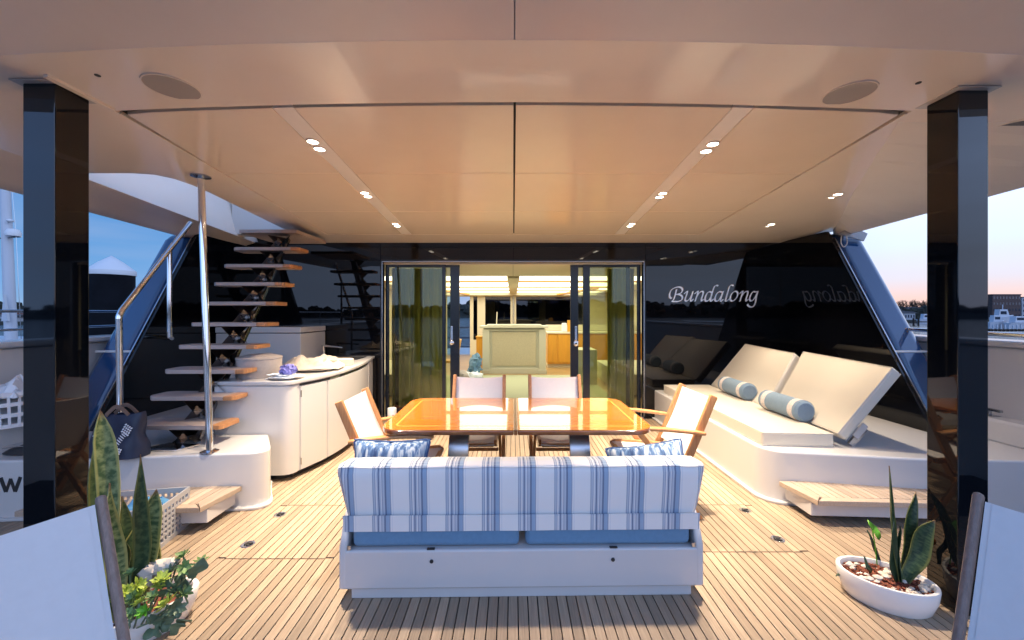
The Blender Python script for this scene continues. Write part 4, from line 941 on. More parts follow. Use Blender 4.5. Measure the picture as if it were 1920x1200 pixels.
MB().box(-3.725, -2.65, 4.995, 5.665, 1.252, 1.325).build('lid', M['gel'], t, bevel=0.012)
# things standing on the bar
t = thing('round_box', at(476, 706, 3.78), 'round taupe fabric covered box on the bar worktop', 'box')
cb = Vector((-2.435, 3.84, 0.896)); t.location = cb
MB().lathe([(0.185, 0.0), (0.19, 0.01), (0.19, 0.165), (0.186, 0.17)], cb, 40).build('body', M['taupe'], t)
MB().lathe([(0.193, 0.171), (0.193, 0.185), (0.12, 0.205), (0.01, 0.215)], cb, 40).build('lid', M['taupe'], t)
c = Vector((-2.085, 3.70, 0.896))
t = thing('dinner_plate', c, 'cream plate under the folded napkin near the bar corner', 'plate')
MB().lathe([(0.07, 0.0), (0.075, 0.004), (0.145, 0.016), (0.148, 0.020), (0.14, 0.019), (0.08, 0.008), (0.01, 0.008)], c, 36).build('dish', M['ceramic'], t)
def cloth(name, cx, cy, z, w, d, h, seed, mt, label, cat, rot=0, n=16, edge=0.0):
    def fn(u, v):
        x = (u-0.5)*w; y = (v-0.5)*d; q = Vector((u*3.3+seed, v*3.3, seed))
        e = max(abs(u-0.5), abs(v-0.5))*2; k = max(0, 1-e**3)
        hh = h*(0.45+0.9*noise.noise(q)+0.5*noise.noise(q*2.4))*k
        x += 0.05*w*noise.noise(q*1.7+Vector((5, 0, 0))); y += 0.05*d*noise.noise(q*1.7+Vector((0, 7, 0)))
        return (cx+x*math.cos(rot)-y*math.sin(rot), cy+x*math.sin(rot)+y*math.cos(rot), z+max(0.004, hh))
    return tag(MB().grid(fn, n, n).build(name, mt, solid=0.004), label, cat)
nap = MB(); nap.grid(lambda u, v: (c.x-0.02+(u-0.5)*0.25+0.03*(v-.5), c.y-0.02+(v-0.5)*0.17-0.05*(u-.5), c.z+0.026+0.012*noise.noise(Vector((u*3, v*3, 1)))-0.02*max(0, 0.18-u)/0.18), 12, 10)
nap.grid(lambda u, v: (c.x-0.05+(u-0.5)*0.19+0.05*(v-.5), c.y-0.01+(v-0.5)*0.13-0.06*(u-.5), c.z+0.043+0.010*noise.noise(Vector((u*3, v*3, 9)))), 12, 10)
tag(nap.build('napkin', M['whitecloth'], solid=0.005), 'folded pale blue napkin on the small plate', 'napkin')
fl = thing('flower_head', (c.x+0.005, c.y, c.z+0.05), 'ball of lilac blue petals lying on the napkin', 'flower')
pet = MB()
for i in range(70):
    a = rnd.uniform(0, 2*math.pi); e = math.acos(rnd.uniform(-0.2, 1)); q = Vector((math.sin(e)*math.cos(a), math.sin(e)*math.sin(a), math.cos(e)))
    p = Vector((c.x+0.005, c.y, c.z+0.075)) + Vector((q.x*0.075, q.y*0.07, q.z*0.055)); u = q.cross(Vector((0.3, 0.5, 0.8))).normalized()*0.017; v = q.cross(u).normalized()*0.017
    pet.add([p-u, p-v+q*0.006, p+u, p+v+q*0.006], [(0, 1, 2, 3)])
pet.build('petals', M['lilac'], fl, smooth=False); MB().ball((c.x+0.005, c.y, c.z+0.075), (0.066, 0.061, 0.045), 12, 8, 0.3, 2).build('core', M['lilac'], fl)
c2 = Vector((-2.10, 4.22, 0.896))
t = thing('dinner_plate', c2, 'taupe oval platter under the beige canvas on the bar', 'plate')
MB().lathe([(0.10, 0.0), (0.11, 0.005), (0.235, 0.022), (0.24, 0.027), (0.22, 0.024), (0.1, 0.010), (0.01, 0.010)], c2, 40, 1.0, 0.85).build('dish', M['canvas'], t)
cloth('canvas_bag', -2.22, 4.42, 0.915, 0.66, 0.62, 0.14, 3.3, M['canvas'], 'crumpled beige canvas cover lying on the bar platter', 'cover', 0.3, 26)
tag(MB().lathe([(0.13, 0), (0.135, 0.005), (0.135, 0.07), (0.13, 0.075)], (-2.03, 4.62, 0.896), 30, 1.3, 0.8, 0.3).build('bread_basket', M['canvas']), 'low tan drum under the edge of the beige canvas', 'basket')
cut = thing('cutlery', (-1.99, 4.30, 0.92), 'dark handled knife lying across the platter rim', 'knife')
MB().bar((-2.08, 4.30, 0.928), (-1.97, 4.32, 0.93), 0.014, 0.005).build('blade', M['steel'], cut); MB().bar((-1.969, 4.32, 0.93), (-1.90, 4.335, 0.932), 0.016, 0.010).build('handle', M['rubber'], cut)

# ================================================================== TABLE
t = thing('dining_table', (0.025, 3.1, 0), 'varnished orange teak table with clipped corners on two steel pedestals', 'table')
TX0, TX1, TY0, TY1, TZ = -0.885, 0.935, 2.60, 3.585, 0.74
def half(s, inset_):
    e = inset_; xo = (TX1-e) if s > 0 else (TX0+e); xi = 0.030 if s > 0 else 0.004
    r = max(0.02, 0.14-e)
    P = [(xi, TY0+e), (xo-s*r, TY0+e)] + [(xo-s*r+s*r*math.sin(R(a)), TY0+e+r-r*math.cos(R(a))) for a in range(15, 91, 15)] + [(xo-s*r+s*r*math.cos(R(a)), TY1-e-r+r*math.sin(R(a))) for a in range(0, 91, 15)] + [(xi, TY1-e)]
    return P
for s in (-1, 1):
    lf = MB().prism(half(s, 0.0), TZ-0.036, TZ-0.004).build('table_leaf', M['tableedge'], t, bevel=0.008, seg=3)
    MB().prism(half(s, 0.004), TZ-0.0038, TZ-0.0008).build('border', M['tabletop'], lf)
    MB().prism(half(s, 0.085), TZ-0.0007, TZ-0.0002).build('inlay_line', M['inlay'], lf)
    MB().prism(half(s, 0.100), TZ-0.0001, TZ+0.0004).build('field', M['tabletop'], lf)
MB().box(0.0055, 0.0285, TY0+0.004, TY1-0.004, TZ-0.036, TZ-0.001).build('centre_strip', M['tableedge'], t, bevel=0.002)
for cx in (-0.40, 0.49):
    P = [(0.02, 0.30), (0.0, 0.52), (0.045, 0.68), (0.12, 0.70)]
    b = MB().strip(crv([(cx, 3.08, 0.02), (cx, 2.97, 0.16), (cx, 2.92, 0.34), (cx, 2.94, 0.50), (cx, 3.01, 0.62), (cx, 3.08, 0.700)], 6), 0.15, 0.05).build('pedestal', M['dsteel'], t, bevel=0.01)
    MB().box(cx-0.14, cx+0.14, 2.84, 3.22, 0.0, 0.022).build('foot_plate', M['steel'], b, bevel=0.006)

# ================================================================== FOLDING CHAIRS
def make_chair(hb=0.905, ph=0.055, pw=0.032, wood='chairwood'):
    t = thing('folding_chair', (0, 0, 0), '', 'chair', 'teak folding armchairs with white slings')
    for s in (-1, 1):
        x = s*0.235
        P = crv([(x, -0.13, 0.0), (x, 0.06, 0.30), (x, 0.155, 0.46), (x, 0.25, 0.68), (x, 0.25+(hb-0.68)*0.42, hb)], 4)
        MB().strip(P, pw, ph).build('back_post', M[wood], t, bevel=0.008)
        P = crv([(x*0.99, 0.265, 0.640), (x*1.06, 0.14, 0.660), (x*1.10, -0.08, 0.684), (x*1.08, -0.24, 0.684), (x*1.04, -0.30, 0.670)], 4)
        MB().strip([(p.x+s*0.025, p.y, p.z) for p in P], 0.058, 0.024).build('armrest', M['chairwood'], t, bevel=0.009)
        MB().strip([(s*0.205, -0.20, 0.650), (s*0.205, -0.06, 0.47), (s*0.205, 0.09, 0.25), (s*0.205, 0.26, 0.0)], 0.024, 0.042).build('cross_leg', M['chairwood'], t, bevel=0.006)
        MB().strip([(s*0.178, -0.285, 0.435), (s*0.178, -0.26, 0.455), (s*0.178, 0.0, 0.44), (s*0.178, 0.20, 0.415)], 0.024, 0.038).build('seat_rail', M['chairwood'], t, bevel=0.006)
    for p, q, w_ in (((-0.166, -0.275, 0.438), (0.166, -0.275, 0.438), 0.03), ((-0.166, 0.195, 0.412), (0.166, 0.195, 0.412), 0.03), ((-0.19, 0.07, 0.285), (0.19, 0.07, 0.285), 0.02)):
        MB().bar(p, q, w_, 0.03).build('cross_bar', M['chairwood'], t, bevel=0.005)
    sl = MB(); sl.grid(lambda u, v: (-0.222+0.444*u, 0.152+(0.098+(hb-0.705)*0.42)*v+0.012*math.sin(math.pi*v)+0.038*math.sin(math.pi*u)*(0.4+0.6*v), 0.47+(hb-0.485)*v-0.018*math.sin(math.pi*u)*v), 16, 14)
    bs = sl.build('back_sling', M['sling'], t, solid=0.003)
    for ua, ub in ((0.025, 0.075), (0.925, 0.975)):
        hm = MB(); hm.grid(lambda u, v: (-0.222+0.444*(ua+(ub-ua)*u), 0.152+(0.098+(hb-0.705)*0.42)*v+0.012*math.sin(math.pi*v)+0.038*math.sin(math.pi*(ua+(ub-ua)*u))*(0.4+0.6*v)-0.0022, 0.47+(hb-0.485)*v-0.018*math.sin(math.pi*(ua+(ub-ua)*u))*v), 2, 14)
        hm.build('hem', M['sling'], bs, solid=0.002)
    se = MB(); se.grid(lambda u, v: (-0.172+0.344*u, -0.297+0.49*v, 0.463-0.04*v-0.03*math.sin(math.pi*u)*math.sin(math.pi*min(1, v*1.1+0.1))-(0.02*(1-v/0.06)**2 if v < 0.06 else 0)), 14, 18)
    se.build('seat_sling', M['sling'], t, solid=0.003)
    return t
chair = make_chair()
high_chair = make_chair(1.045, 0.024, 0.020, 'skylit_wood')
def put_chair(i, x, y, rz, label, sc=1.0):
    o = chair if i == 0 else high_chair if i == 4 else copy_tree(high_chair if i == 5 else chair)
    o.location = (x, y, 0); o.rotation_euler = (0, 0, rz); o['label'] = label
def face(fx, fy): return math.atan2(fx, -fy)     # the chair's own front is -y
put_chair(0, -0.32, 3.50, 0, 'white sling folding chair at the far side of the table, left of its centre seam')
put_chair(1, 0.395, 3.50, 0, 'white sling folding chair at the far side of the table, right of its centre seam')
put_chair(2, -0.83, 2.93, face(1, 0.0), 'white sling folding chair at the left end of the table by the bar cabinet')
put_chair(3, 1.09, 3.10, face(-1, -0.05), 'white sling folding chair at the right end of the table by the sunbed')
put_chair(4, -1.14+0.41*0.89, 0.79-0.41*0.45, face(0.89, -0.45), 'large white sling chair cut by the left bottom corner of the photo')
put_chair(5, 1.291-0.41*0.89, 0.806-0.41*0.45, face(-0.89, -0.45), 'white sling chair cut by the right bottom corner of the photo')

# ================================================================== SOFA
t = thing('outdoor_sofa', (0.045, 2.40, 0), 'white sofa with blue striped back cover seen from behind', 'sofa', rz=R(0.9))
l = lambda mb, n_, m_, **k: mb.build(n_, m_, t, local=True, **k)
# local frame: x across, y=-0.31 is the rear face
MB.__doc__ = None
body = l(MB().box(-0.955, 0.955, -0.305, 0.38, 0.058, 0.262), 'base', M['gel'], bevel=0.012, seg=3)
l(MB().box(-0.90, 0.90, -0.285, 0.34, 0.0, 0.057), 'plinth', M['gel'], bevel=0.006)
for s in (-1, 1):
    l(MB().prism([(-0.306, 0.058), (-0.306, 0.275), (-0.26, 0.38), (-0.215, 0.435), (0.10, 0.50), (0.36, 0.47), (0.382, 0.40), (0.382, 0.058)], s*0.957, s*0.915, 'x'), 'side_panel', M['gel'], bevel=0.012, seg=3)
    l(MB().box(s*0.895 if s < 0 else 0.016, -0.016 if s < 0 else 0.895, -0.287, 0.36, 0.266, 0.385), 'seat_cushion', M['bluefab'], bevel=0.028, seg=4)
    l(MB().box(s*0.48-0.02, s*0.48+0.02, -0.304, -0.289, 0.2625, 0.268), 'hinge', M['rubber'])
    l(MB().lathe([(0.010, 0), (0.010, 0.004)], (0, 0, 0), 12).xf(Matrix.Translation((s*0.475, -0.3055, 0.205)) @ Matrix.Rotation(R(90), 4, 'X')), 'bolt', M['rubber'])
    l(MB().box(s*0.905-0.008, s*0.905+0.008, -0.30, -0.20, 0.263, 0.285), 'bracket', M['steel'])
def bc(u, v):
    # section round the cushion: rear bottom up the back, over the top and down the front
    S = [(-0.262, 0.362), (-0.280, 0.40), (-0.300, 0.55), (-0.306, 0.66), (-0.295, 0.695), (-0.255, 0.706), (-0.17, 0.698), (-0.115, 0.680), (-0.095, 0.64), (-0.09, 0.50), (-0.09, 0.385)]
    f = v*(len(S)-1); i = min(int(f), len(S)-2); k = f-i
    y = S[i][0]*(1-k)+S[i+1][0]*k; z = S[i][1]*(1-k)+S[i+1][1]*k
    wd = 0.925 + 0.055*min(1, max(0, (z-0.36)/0.32)); e = abs(u-0.5)*2; rnd_ = max(0, (e-0.955)/0.045)
    y += (-0.19-y)*0.35*rnd_**2; z += (0.53-z)*0.10*rnd_**2
    x = (u-0.5)*2*wd
    n_ = noise.noise(Vector((x*3, y*5, z*4)))*0.007 + noise.noise(Vector((x*11+z*6, y*9, z*8)))*0.003
    return (x, y+n_, z+n_*0.6)
b = MB().grid(bc, 60, 30); n_u = 61
b.f += [tuple(j*n_u for j in range(31)), tuple(j*n_u+60 for j in range(31))[::-1]]; b.uv = {}
bk = l(b, 'back_cushion', M['stripe'])
l(MB().tube([(-0.955+1.91*i/24, -0.298+0.002*math.sin(i*1.3), 0.692+0.002*math.sin(i*2.1)) for i in range(25)], 0.005, 6), 'seam', M['stripe'])
l(MB().grid(lambda u, v: ((u-0.5)*2*(0.934+0.004*v), -0.292-0.004*v-0.006+noise.noise(Vector((u*9, v, 3)))*0.003, 0.357+0.085*v), 50, 3), 'hem_flap', M['stripe'], solid=0.005)
# loose cushions on the sofa
def pillow(name, loc, w, h, th, m, label, rot):
    mb = MB()
    for sd in (-1, 1):
        def fn(u, v):
            a, b_ = u*2-1, v*2-1; k = max(0, (1-abs(a)**3.0)*(1-abs(b_)**3.0))
            pin = 1-0.10*(1-abs(b_)**2)*abs(a)**4; pin2 = 1-0.13*(1-abs(a)**2)*abs(b_)**4
            return (a*w/2*pin, sd*th/2*k**0.6 + 0.008*noise.noise(Vector((a*2, b_*2, sd))), b_*h/2*pin2)
        mb.grid(fn, 18, 14)
    t = thing(name, loc, label, 'cushion', 'blue patterned cushions on the sofa'); t.rotation_euler = rot
    mb.uv = {}
    mb.build('cover', m, t, local=True)
    E = []
    for k in range(65):
        q = 2*math.pi*k/64; a = max(-1, min(1, 1.35*math.cos(q))); b_ = max(-1, min(1, 1.35*math.sin(q)))
        E.append((a*w/2*(1-0.10*(1-abs(b_)**2)*abs(a)**4), 0, b_*h/2*(1-0.13*(1-abs(a)**2)*abs(b_)**4)))
    MB().tube(E, 0.007, 6, False).build('piping', M['navycord'], t, local=True)
    return t
M['navycord'] = fabric('navy_piping', (0.03, 0.07, 0.18))
pillow('scatter_cushion', (-0.745, 2.44, 0.578), 0.47, 0.30, 0.15, M['ikat'], 'blue streaked cushion standing upright behind the left end of the sofa back', (R(-12), R(1), R(3)))
pillow('scatter_cushion', (0.83, 2.455, 0.555), 0.48, 0.30, 0.15, M['ikat'], 'blue streaked cushion tilted up behind the right end of the sofa back', (R(-38), R(-11), R(-10)))

# ================================================================== SUNBED
t = thing('sunbed', (2.6, 4.3, 0.41), 'double sunbed with raised cream back cushions on the right platform', 'sunbed')
MB().prism([(2.045, 3.285), (2.60, 3.235), (2.68, 5.47), (2.055, 5.47)], 0.411, 0.522).build('seat_cushion', M['sunpad'], t, bevel=0.020, seg=3)
P = [(2.049, 3.289), (2.597, 3.239), (2.677, 5.466), (2.059, 5.466)]
for z in (0.517, 0.4185):
    MB().tube([(x, y, z) for x, y in P + P[:1]], 0.0045, 6, False).build('piping', M['sunpad'], t)
MB().prism([(2.05, 3.29), (2.598, 3.24), (2.677, 5.466), (2.06, 5.466)], 0.4105, 0.418).build('seat_board', M['gel'], t)
def backpad(ya, yb, skew0, skew1):
    x0, z0 = 2.640, 0.515; x1, z1 = 3.095, 1.06; d = Vector((x1-x0, 0, z1-z0)).normalized(); nrm = Vector((d.z, 0, -d.x))*0.085
    mk = lambda p, y: Vector((p[0], y, p[1]))
    v = []
    for y, sk, o in ((ya, skew0, 0.0), (yb, skew1, 0.075)):
        a = mk((x0+o*0.8, z0), y); b_ = mk((x1+o, z1+o*0.3), y+sk)
        v += [a, b_, b_+nrm, a+nrm]
    return MB().add(v, [(0,1,2,3), (7,6,5,4), (0,4,5,1), (1,5,6,2), (2,6,7,3), (3,7,4,0)])
for ya, yb, s0, s1 in ((3.25, 4.17, 0.0, 0.20), (4.185, 5.46, 0.20, 0.0)):
    bp = backpad(ya, yb, s0, s1); o = bp.build('back_cushion', M['sunpad'], t, bevel=0.022, seg=4)
    q = bp.v; cen = sum(q, Vector())/8
    for loop in ((0, 1, 5, 4), (3, 2, 6, 7)):
        P = [q[i] + (cen-q[i]).normalized()*0.011 for i in loop]; MB().tube(P + [P[0]], 0.0045, 6, False).build('piping', M['sunpad'], o)
MB().bar((2.76, 3.275, 0.42), (2.88, 3.275, 0.56), 0.02, 0.05).build('back_hinge', M['dsteel'], t)
MB().obox((2.815, 3.243, 0.545), (0.13, 0.014, 0.05), Matrix.Rotation(R(-50), 3, 'Y')).build('strap', M['plastic'], t)
def bolster(p0, p1, r, label):
    p0, p1 = Vector(p0), Vector(p1); d = (p1-p0); L = d.length; rz = math.atan2(d.y, d.x)
    t = thing('bolster', (p0+p1)/2, label, 'bolster', 'blue bolsters on the sunbed'); t.rotation_euler = (0, 0, rz)
    rot = Matrix.Rotation(R(90), 4, 'Y')
    MB().lathe([(0.01, -L/2-0.012), (r*0.8, -L/2-0.008), (r*0.97, -L/2+0.008), (r, -L/2+0.03), (r, L/2-0.03), (r*0.97, L/2-0.008), (r*0.8, L/2+0.008), (0.01, L/2+0.012)], (0,0,0), 32).xf(rot).build('roll', M['bolster'], t, local=True)
    for s in (-1, 1): MB().lathe([(r+0.0015, s*L*0.36-0.03), (r+0.0025, s*L*0.36), (r+0.0015, s*L*0.36+0.03)], (0,0,0), 32).xf(rot).build('trim_band', M['trim'], t, local=True)
    for s in (-1, 1): MB().tube([(s*(L/2-0.012), r*0.97*math.cos(q*math.pi/12), r*0.97*math.sin(q*math.pi/12)) for q in range(25)], 0.005, 5, False).build('piping', M['bolster'], t, local=True)
bolster((2.615, 3.58, 0.618), (2.60, 4.10, 0.618), 0.095, 'grey blue bolster with patterned bands on the nearer half of the sunbed')
bolster((2.635, 4.46, 0.618), (2.64, 4.98, 0.618), 0.095, 'grey blue bolster with patterned bands on the farther half of the sunbed')
# ================================================================== PLANTERS
def blade(name, base, tip, w, m, parent, bend=(0, 0, 0), twist=0.0, wide=0.55, ang=0.0, fold=0.18):
    """one leaf: a folded blade along a bent midrib, widest at 'wide', pointed at the tip"""
    base, tip = Vector(base), Vector(tip); mid = (base+tip)/2 + Vector(bend); nb = 16
    def rib(v): return base*(1-v)**2 + mid*2*v*(1-v) + tip*v*v
    def fn(u, v):
        p = rib(v); d = (rib(min(1, v+0.02))-rib(max(0, v-0.02))).normalized()
        a = ang + twist*v; side = Vector((math.cos(a), math.sin(a), 0)); side = (side-d*side.dot(d)).normalized(); nn = side.cross(d)
        if v < wide: ww = w*(0.45+0.55*math.sin(math.pi/2*v/wide))
        else: ww = w*max(0.02, math.cos(math.pi/2*((v-wide)/(1-wide))**1.4))
        q = (u-0.5)*2; rip = 0.05*noise.noise(Vector((v*7+base.x*9, q, base.y*5)))*w
        p = p + side*(0.010*math.sin(7*v+base.x*40)*min(1, v*3)) + nn*(0.008*math.sin(5*v+base.y*50)*min(1, v*3))
        return p + side*(q*ww/2) + nn*(abs(q)**1.5*ww*fold + rip)
    return MB().grid(fn, 6, nb).build(name, m, parent, solid=0.004)
def oval_dish(c, a, b, h, rot, t):
    prof = [(0.80, 0.0), (0.86, 0.012), (0.97, h*0.55), (1.0, h*0.95), (0.985, h), (0.91, h), (0.88, h*0.9), (0.86, h*0.78), (0.01, h*0.78)]
    return MB().lathe([(r, z) for r, z in prof], c, 48, a, b, rot).build('dish', M['ceramic'], t)
# starboard planter
c = Vector((1.945, 2.09, 0)); rot = R(-33); a, b, h = 0.205, 0.145, 0.135
t = thing('oval_planter', c, 'white oval planter of dark pointed leaves and pebbles before the right column', 'planter')
oval_dish(c, a, b, h, rot, t)
def inpot(u, v, c=c, rot=rot, a=a, b=b): return Vector((c.x+u*a*math.cos(rot)-v*b*math.sin(rot), c.y+u*a*math.sin(rot)+v*b*math.cos(rot), 0))
so = MB()
so.grid(lambda u, v: (lambda q: (q.x, q.y, h*0.80+0.012*noise.noise(q*30)))(inpot((u*2-1)*0.86*math.sqrt(max(0, 1-0.5*(v*2-1)**2)), (v*2-1)*0.86*math.sqrt(max(0, 1-0.5*(u*2-1)**2)))), 24, 18)
so.build('bark', M['soil'], t)
for i in range(38):
    u, v = rnd.uniform(-.8, .8), rnd.uniform(-.8, .8)
    if u*u+v*v > 0.68: continue
    q = inpot(u, v); s = rnd.uniform(0.009, 0.019)
    MB().ball((q.x, q.y, h*0.84+s*0.3), (s*1.3, s, s*0.7), 8, 5, 0.5, i).build('pebble', M['pebble'], t)
chips = MB()
for i in range(300):
    u, v = rnd.uniform(-.85, .85), rnd.uniform(-.85, .85)
    if u*u+v*v > 0.70: continue
    q = inpot(u, v); chips.obox((q.x, q.y, h*0.85), (rnd.uniform(.012, .03), rnd.uniform(.006, .012), .006), Matrix.Rotation(rnd.uniform(0, 3), 3, 'Z') @ Matrix.Rotation(rnd.uniform(-.6, .6), 3, 'X'))
tag(chips.build('bark_chips', M['soil'], t, smooth=False), kind='stuff')
def pp(px, py, Y): return at(px, py, Y)
z0 = h*0.8
def root(px, py): y = (1.5-z0)*750/(py-587); return at(px, py, y)
for (bx, by), (tx, ty), dY, w, bend, m, ang in (
    ((1688, 1092), (1664, 872), 0.02, 0.052, (-0.01, 0, 0.0), 'snaked', 0.3), ((1682, 1090), (1672, 975), -0.03, 0.060, (-0.035, 0, 0.01), 'darkleaf', 0.1),
    ((1692, 1085), (1715, 922), 0.05, 0.058, (0.015, 0, 0.02), 'snaked', -0.5), ((1696, 1092), (1752, 975), 0.0, 0.078, (0.005, 0, 0.03), 'snaked', -0.9),
    ((1652, 1058), (1625, 995), 0.02, 0.026, (-0.005, 0, 0.01), 'darkleaf', 0.2), ((1612, 1062), (1571, 1084), -0.05, 0.024, (0, 0, 0.012), 'darkleaf', 1.3),
    ((1632, 1075), (1623, 1046), 0.0, 0.022, (0, 0, 0.0), 'darkleaf', 0.1), ((1690, 1094), (1683, 985), 0.02, 0.035, (0.0, 0, 0.01), 'darkleaf', 0.8)):
    B = root(bx, by); T = at(tx, ty, B.y+dY); blade('leaf', B, T, w, M[m], t, bend, 0.5, 0.5, ang)
B = root(1645, 1062); T = at(1634, 985, B.y)
st = MB().tube([B, (B+T)/2+Vector((0.004, 0, 0)), T], 0.003, 6).build('stem', M['lime'], t)
blade('leaf', at(1648, 1010, B.y-0.02), at(1626, 976, B.y+0.02), 0.062, M['lime'], t, (0.002, -0.02, 0.01), 0.2, 0.45, 0.5, 0.05)
MB().ball(at(1707, 1014, 2.16), (0.022, 0.022, 0.022), 12, 8).build('fruit', M['amber'], t)
# port planter: tall banded leaves, pale stones, succulents spilling over
c = Vector((-1.80, 1.86, 0)); rot = R(38); a, b, h = 0.27, 0.155, 0.14; z0 = h*0.8
t = thing('oval_planter', c, 'white planter of tall banded leaves and succulents beside the left canvas chair', 'planter')
oval_dish(c, a, b, h, rot, t)
so = MB()
so.grid(lambda u, v: (lambda q: (q.x, q.y, h*0.80+0.012*noise.noise(q*30)))(inpot((u*2-1)*0.86*math.sqrt(max(0, 1-0.5*(v*2-1)**2)), (v*2-1)*0.86*math.sqrt(max(0, 1-0.5*(u*2-1)**2)), c, rot, a, b)), 24, 18)
so.build('bark', M['soil'], t)
for (px, py, s) in ((288, 1070, 0.045), (306, 1060, 0.03), (318, 1064, 0.028), (300, 1078, 0.025), (284, 1086, 0.03), (322, 1056, 0.025), (270, 1092, 0.03), (296, 1092, 0.022)):
    q = at(px, py, 1.86); MB().ball(q, (s*1.2, s, s*0.8), 12, 8, 0.6, px).build('stone', M['pebble'] if s < 0.04 else M['canvas'], t)
for (bx, by, bY), (tx, ty), dY, w, bend, m, ang, wide in (
    ((232, 1078, 1.84), (192, 768), 0.03, 0.080, (-0.06, 0, 0.09), 'snake', 0.1, 0.72),
    ((222, 1075, 1.90), (178, 812), 0.06, 0.095, (-0.03, 0, 0.03), 'snaked', 0.5, 0.6),
    ((250, 1080, 1.84), (263, 852), -0.02, 0.060, (0.035, 0, 0.0), 'snaked', 0.2, 0.40),
    ((268, 1078, 1.88), (293, 918), 0.02, 0.095, (0.0, 0, 0.02), 'snake', -0.3, 0.62),
    ((226, 1088, 1.80), (205, 905), -0.02, 0.085, (-0.03, 0, 0.0), 'snake', 0.7, 0.5),
    ((228, 1082, 1.92), (248, 985), 0.03, 0.080, (0.01, 0, 0.02), 'snake', 0.4, 0.5),
    ((276, 1072, 1.92), (296, 985), 0.03, 0.050, (0.01, 0, 0.0), 'snake', -0.6, 0.5),
    ((214, 1095, 1.84), (226, 1010), 0.0, 0.075, (-0.01, 0, 0.0), 'snaked', 0.0, 0.5),
    ((244, 1080, 1.90), (232, 930), 0.03, 0.070, (-0.02, 0, 0.0), 'snaked', 0.6, 0.5)):
    B = at(bx, by, bY); B.z = min(B.z, z0+0.005) if by > 1085 else max(z0-0.02, min(B.z, z0+0.03)); T = at(tx, ty, bY+dY); blade('leaf', B, T, w, M[m], t, bend, 1.3, wide, ang)
def rosette(px, py, Y, r, m, nl, seed, up=0.6, fat=0.42):
    rr = random.Random(seed); p = at(px, py, Y); g_ = Vector((rr.uniform(-1, 1), rr.uniform(-1, 0.2), rr.uniform(0.4, 1))).normalized()
    a0 = g_.cross(Vector((0.2, 0.9, 0.3))).normalized(); b0 = g_.cross(a0); mb = MB()
    nl += 5
    for k in range(nl):
        q = 2.399*k; e = 0.35+0.75*(k/nl); d = (a0*math.cos(q)+b0*math.sin(q))*math.sin(e*1.25) + g_*math.cos(e*1.25)*up
        d.normalize(); L = r*rr.uniform(0.75, 1.1); s = d.cross(g_).normalized() if d.cross(g_).length > 1e-3 else a0; nrm = s.cross(d)
        w = L*fat*0.5
        mb.add([p+nrm*0.004, p+d*L*0.35+s*w*0.8+nrm*w*0.15, p+d*L*0.7+s*w+nrm*w*0.3, p+d*L, p+d*L*0.7-s*w+nrm*w*0.3, p+d*L*0.35-s*w*0.8+nrm*w*0.15, p+d*L*0.6-nrm*w*0.25], [(0,1,6), (1,2,6), (2,3,6), (3,4,6), (4,5,6), (5,0,6), (0,6,5)][:6] + [(0,5,4,3,2,1)])
    o = mb.build('rosette', m, t, smooth=False)
    o2 = MB().tube([p, p-Vector((rr.uniform(-.02, .02), rr.uniform(-.02, .02), 0.05)), Vector((p.x*0.6+c.x*0.4, p.y*0.6+c.y*0.4, max(0.02, min(p.z-0.03, z0))))], 0.004, 5).build('stem', M['succd'], o)
k = 0
for px, py, Y, r, m, nl in (
    (236, 1112, 1.74, 0.040, 'succy', 12), (222, 1122, 1.73, 0.034, 'succy', 12), (256, 1100, 1.76, 0.042, 'succy', 13), (268, 1115, 1.75, 0.040, 'succy', 12),
    (250, 1122, 1.72, 0.036, 'succ', 12), (302, 1088, 1.78, 0.040, 'succy', 12), (294, 1098, 1.78, 0.036, 'succy', 10), (232, 1132, 1.71, 0.036, 'succ', 10), (262, 1131, 1.70, 0.034, 'succy', 10),
    (272, 1146, 1.70, 0.034, 'lime', 9), (242, 1152, 1.68, 0.032, 'succ', 9), (286, 1120, 1.73, 0.036, 'succ', 10), (244, 1076, 1.80, 0.032, 'succ', 7),
    (344, 1045, 1.88, 0.045, 'succ', 9), (330, 1065, 1.86, 0.045, 'succd', 9), (346, 1064, 1.85, 0.040, 'succ', 8), (320, 1072, 1.83, 0.040, 'succd', 8),
    (376, 1055, 1.90, 0.040, 'succ', 7), (338, 1098, 1.82, 0.048, 'succd', 8), (326, 1110, 1.80, 0.045, 'succd', 8), (345, 1112, 1.82, 0.040, 'succ', 8),
    (314, 1134, 1.74, 0.050, 'succy', 12), (328, 1140, 1.76, 0.045, 'succd', 8)):
    rosette(px, py, Y, r, M[m], nl, k); k += 1
for px, py, Y, r, fx, fy in ((358, 1085, 1.86, 0.060, 26, -38), (352, 1100, 1.84, 0.05, -22, -20), (310, 1185, 1.80, 0.055, -6, -32), (300, 1180, 1.80, 0.045, -16, -28), (330, 1160, 1.82, 0.05, 6, -26), (335, 1172, 1.82, 0.05, 24, -14), (322, 1190, 1.80, 0.045, 24, -24), (302, 1192, 1.79, 0.045, -26, -12), (312, 1170, 1.80, 0.04, 20, -24), (322, 1098, 1.8, 0.045, -22, -14), (318, 1110, 1.79, 0.04, -20, 6)):
    B = at(px, py, Y); B.z = max(B.z, 0.02); T = at(px+fx, py+fy, Y+0.01); blade('leaf', B, T, r, M['succd'], t, (0, -0.01, 0.012), 0.2, 0.6, 0.2 + 0.01*fx, 0.04)

